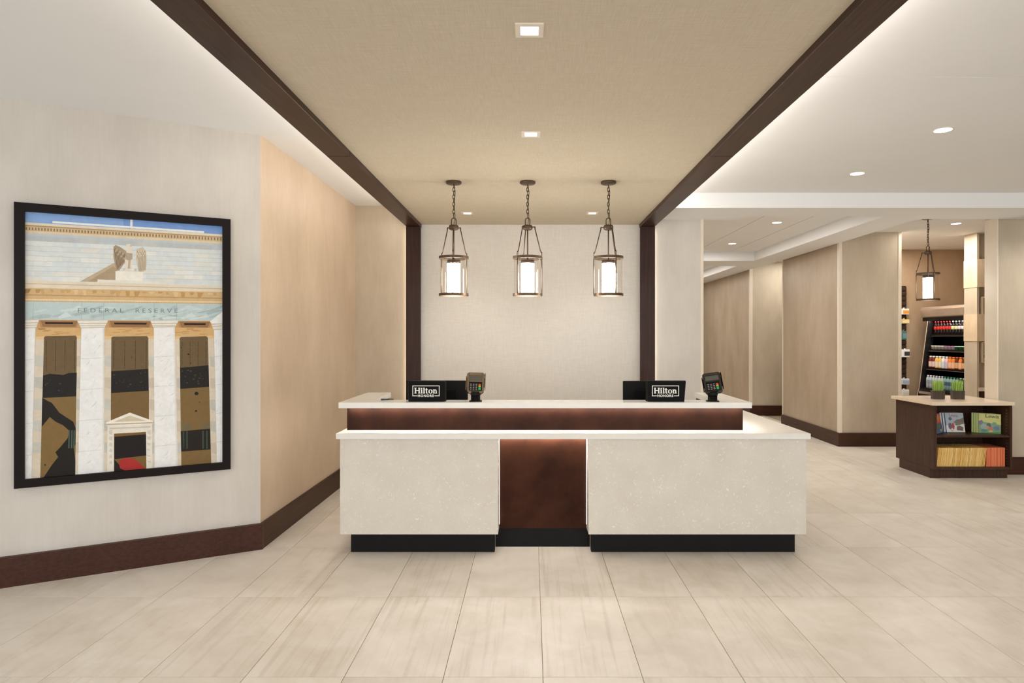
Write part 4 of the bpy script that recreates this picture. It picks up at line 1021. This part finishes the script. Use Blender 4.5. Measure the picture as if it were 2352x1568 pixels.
# ------------------------------------------------------------------ shop: slat wall rack with hanging goods
rack = thing('slat_rack', 'dark slatted display rack on the shop back wall', 'display rack')
bx(5.5, 6.345, 10.903, 10.928, .25, 2.41).build('backing', 'black_matte', rack)
sl = bx(5.5, 6.345, 10.883, 10.903, 0, .074, .003).build('slat', 'slat', rack); sl.location.z = .26
for k in range(1, 26):
    s2 = sl.copy(); COL.objects.link(s2); s2.location.z = .26+k*.0825
goods = [(715.5, .098, (226, 226, 220), (226, 150, 60), 'snack bag with orange panel'), (738, .075, (196, 182, 120), (226, 206, 160), 'small yellow snack pack'), (770, .15, (58, 92, 74), (84, 124, 130), 'narrow green and blue packet'),
         (811, .13, (232, 230, 224), (60, 60, 60), 'white boxed pack with dark label'), (876, .10, (200, 206, 214), (160, 170, 190), 'pale grey packet'), (901, .10, (232, 228, 218), (214, 210, 200), 'plain white packet')]
for k, (py, hh, c1, c2, lab) in enumerate(goods):
    y_ = 10.80; z_ = EYE-(py-VY)*y_/F
    xw = {2: 6.235, 3: 6.265}.get(k, 6.25); wd = .055 if k == 2 else .085
    t = thing('snack_packet', lab+' hanging on the slatted rack', 'packet', (xw, y_, z_), (.06, -.1, .05, .22, -.08, .1)[k], 'packets on the slatted rack')
    m = MB(); m.box(-wd, wd, -.022, .022, -hh/2, hh/2, .008, 2); m.mi = 1; m.box(-wd*.3, wd*.92, -.0235, -.0215, -hh*.32, hh*.22); m.build('packet_body', [cmat(c1), cmat(c2)], t)
    MB().tube([(-.0, .082, hh/2+.012), (-.0, -.03, hh/2+.012), (-.0, -.036, hh/2+.02)], .003, 6).build('hook', 'steel', t)
    MB().box(-.014, .014, -.001, .001, hh/2-.012, hh/2+.018).build('hang_tab', [cmat(c1)], t)

# ------------------------------------------------------------------ shop: niche shelving right of the fridge
tw = thing('niche_shelving', 'pale wood niche shelving unit beside the drinks fridge', 'shelving')
TX0, TX1, TY0, TY1 = 6.335, 7.43, 9.15, 9.42
bx(TX0, TX0+.012, TY0, TY1, 0, CZ).build('side_panel', 'wall_tan', tw)
bx(TX0+.03, TX1, TY0+.11, TY1, 0, CZ).build('back_panel', 'wall_tan', tw)
bx(TX0+.012, TX0+.03, TY0, TY1, 0, CZ).build('inner_side', 'wall_tan', tw)
def pz(py, d): return EYE+(VY-py)*d/F
for a, b_ in ((594.5, 659), (721, 783.5)):
    MB().prism([(TX0-.006, TY0-.012), (TX1, TY0-.012), (TX1, TY0+.10), (TX0+.01, TY0+.10), (TX0+.01, TY1+.004), (TX0-.006, TY1+.004)], pz(b_, TY0), pz(a, TY0)).build('closed_box', 'wood_light', tw)
for a, b_ in ((681, 720.5), (785, 830)):
    z1, z0 = pz(a, TY0), pz(b_, TY0); x0 = TX0+.075
    m = MB(); m.box(x0, x0+.02, TY0+.004, TY0+.11, z0, z1); m.box(x0+.02, TX1, TY0+.004, TY0+.11, z1-.018, z1); m.box(x0, TX1, TY0+.004, TY0+.11, z0-.018, z0); m.build('inner_box', 'wood_light', tw)
bx(TX0+.02, TX1, TY0-.01, TY0+.11, pz(898, TY0), pz(890, TY0)).build('ledge', 'trimpaint', tw)
bx(TX0+.06, TX1, TY0+.02, TY0+.11, 0, pz(898, TY0)).build('dark_cubby', 'case_wood', tw)
pot = thing('small_plant', 'tiny potted plant with yellow green leaves in a shelving niche', 'plant', (TX0+.135, TY0+.05, pz(830, TY0)), 0)
MB().lathe([(.020, 0), (.027, .05), (.024, .05), (.022, .045)], seg=14).build('pot', [cmat((214, 214, 216))], pot)
m = MB(); r = random.Random(5)
for k in range(26):
    a = r.uniform(0, 2*PI); l_ = r.uniform(.014, .026); z0 = .045+r.uniform(0, .05); dx, dy = math.cos(a), math.sin(a); m.mi = r.choice([0, 0, 1])
    m.poly([(0.005*dx, .005*dy, z0), (l_*.5*dx-.012*dy, l_*.5*dy+.012*dx, z0+.03), (l_*dx, l_*dy, z0+.035), (l_*.5*dx+.012*dy, l_*.5*dy-.012*dx, z0+.03)])
tag(m.build('foliage', [cmat((150, 176, 80)), cmat((226, 214, 120))], pot), kind='stuff')
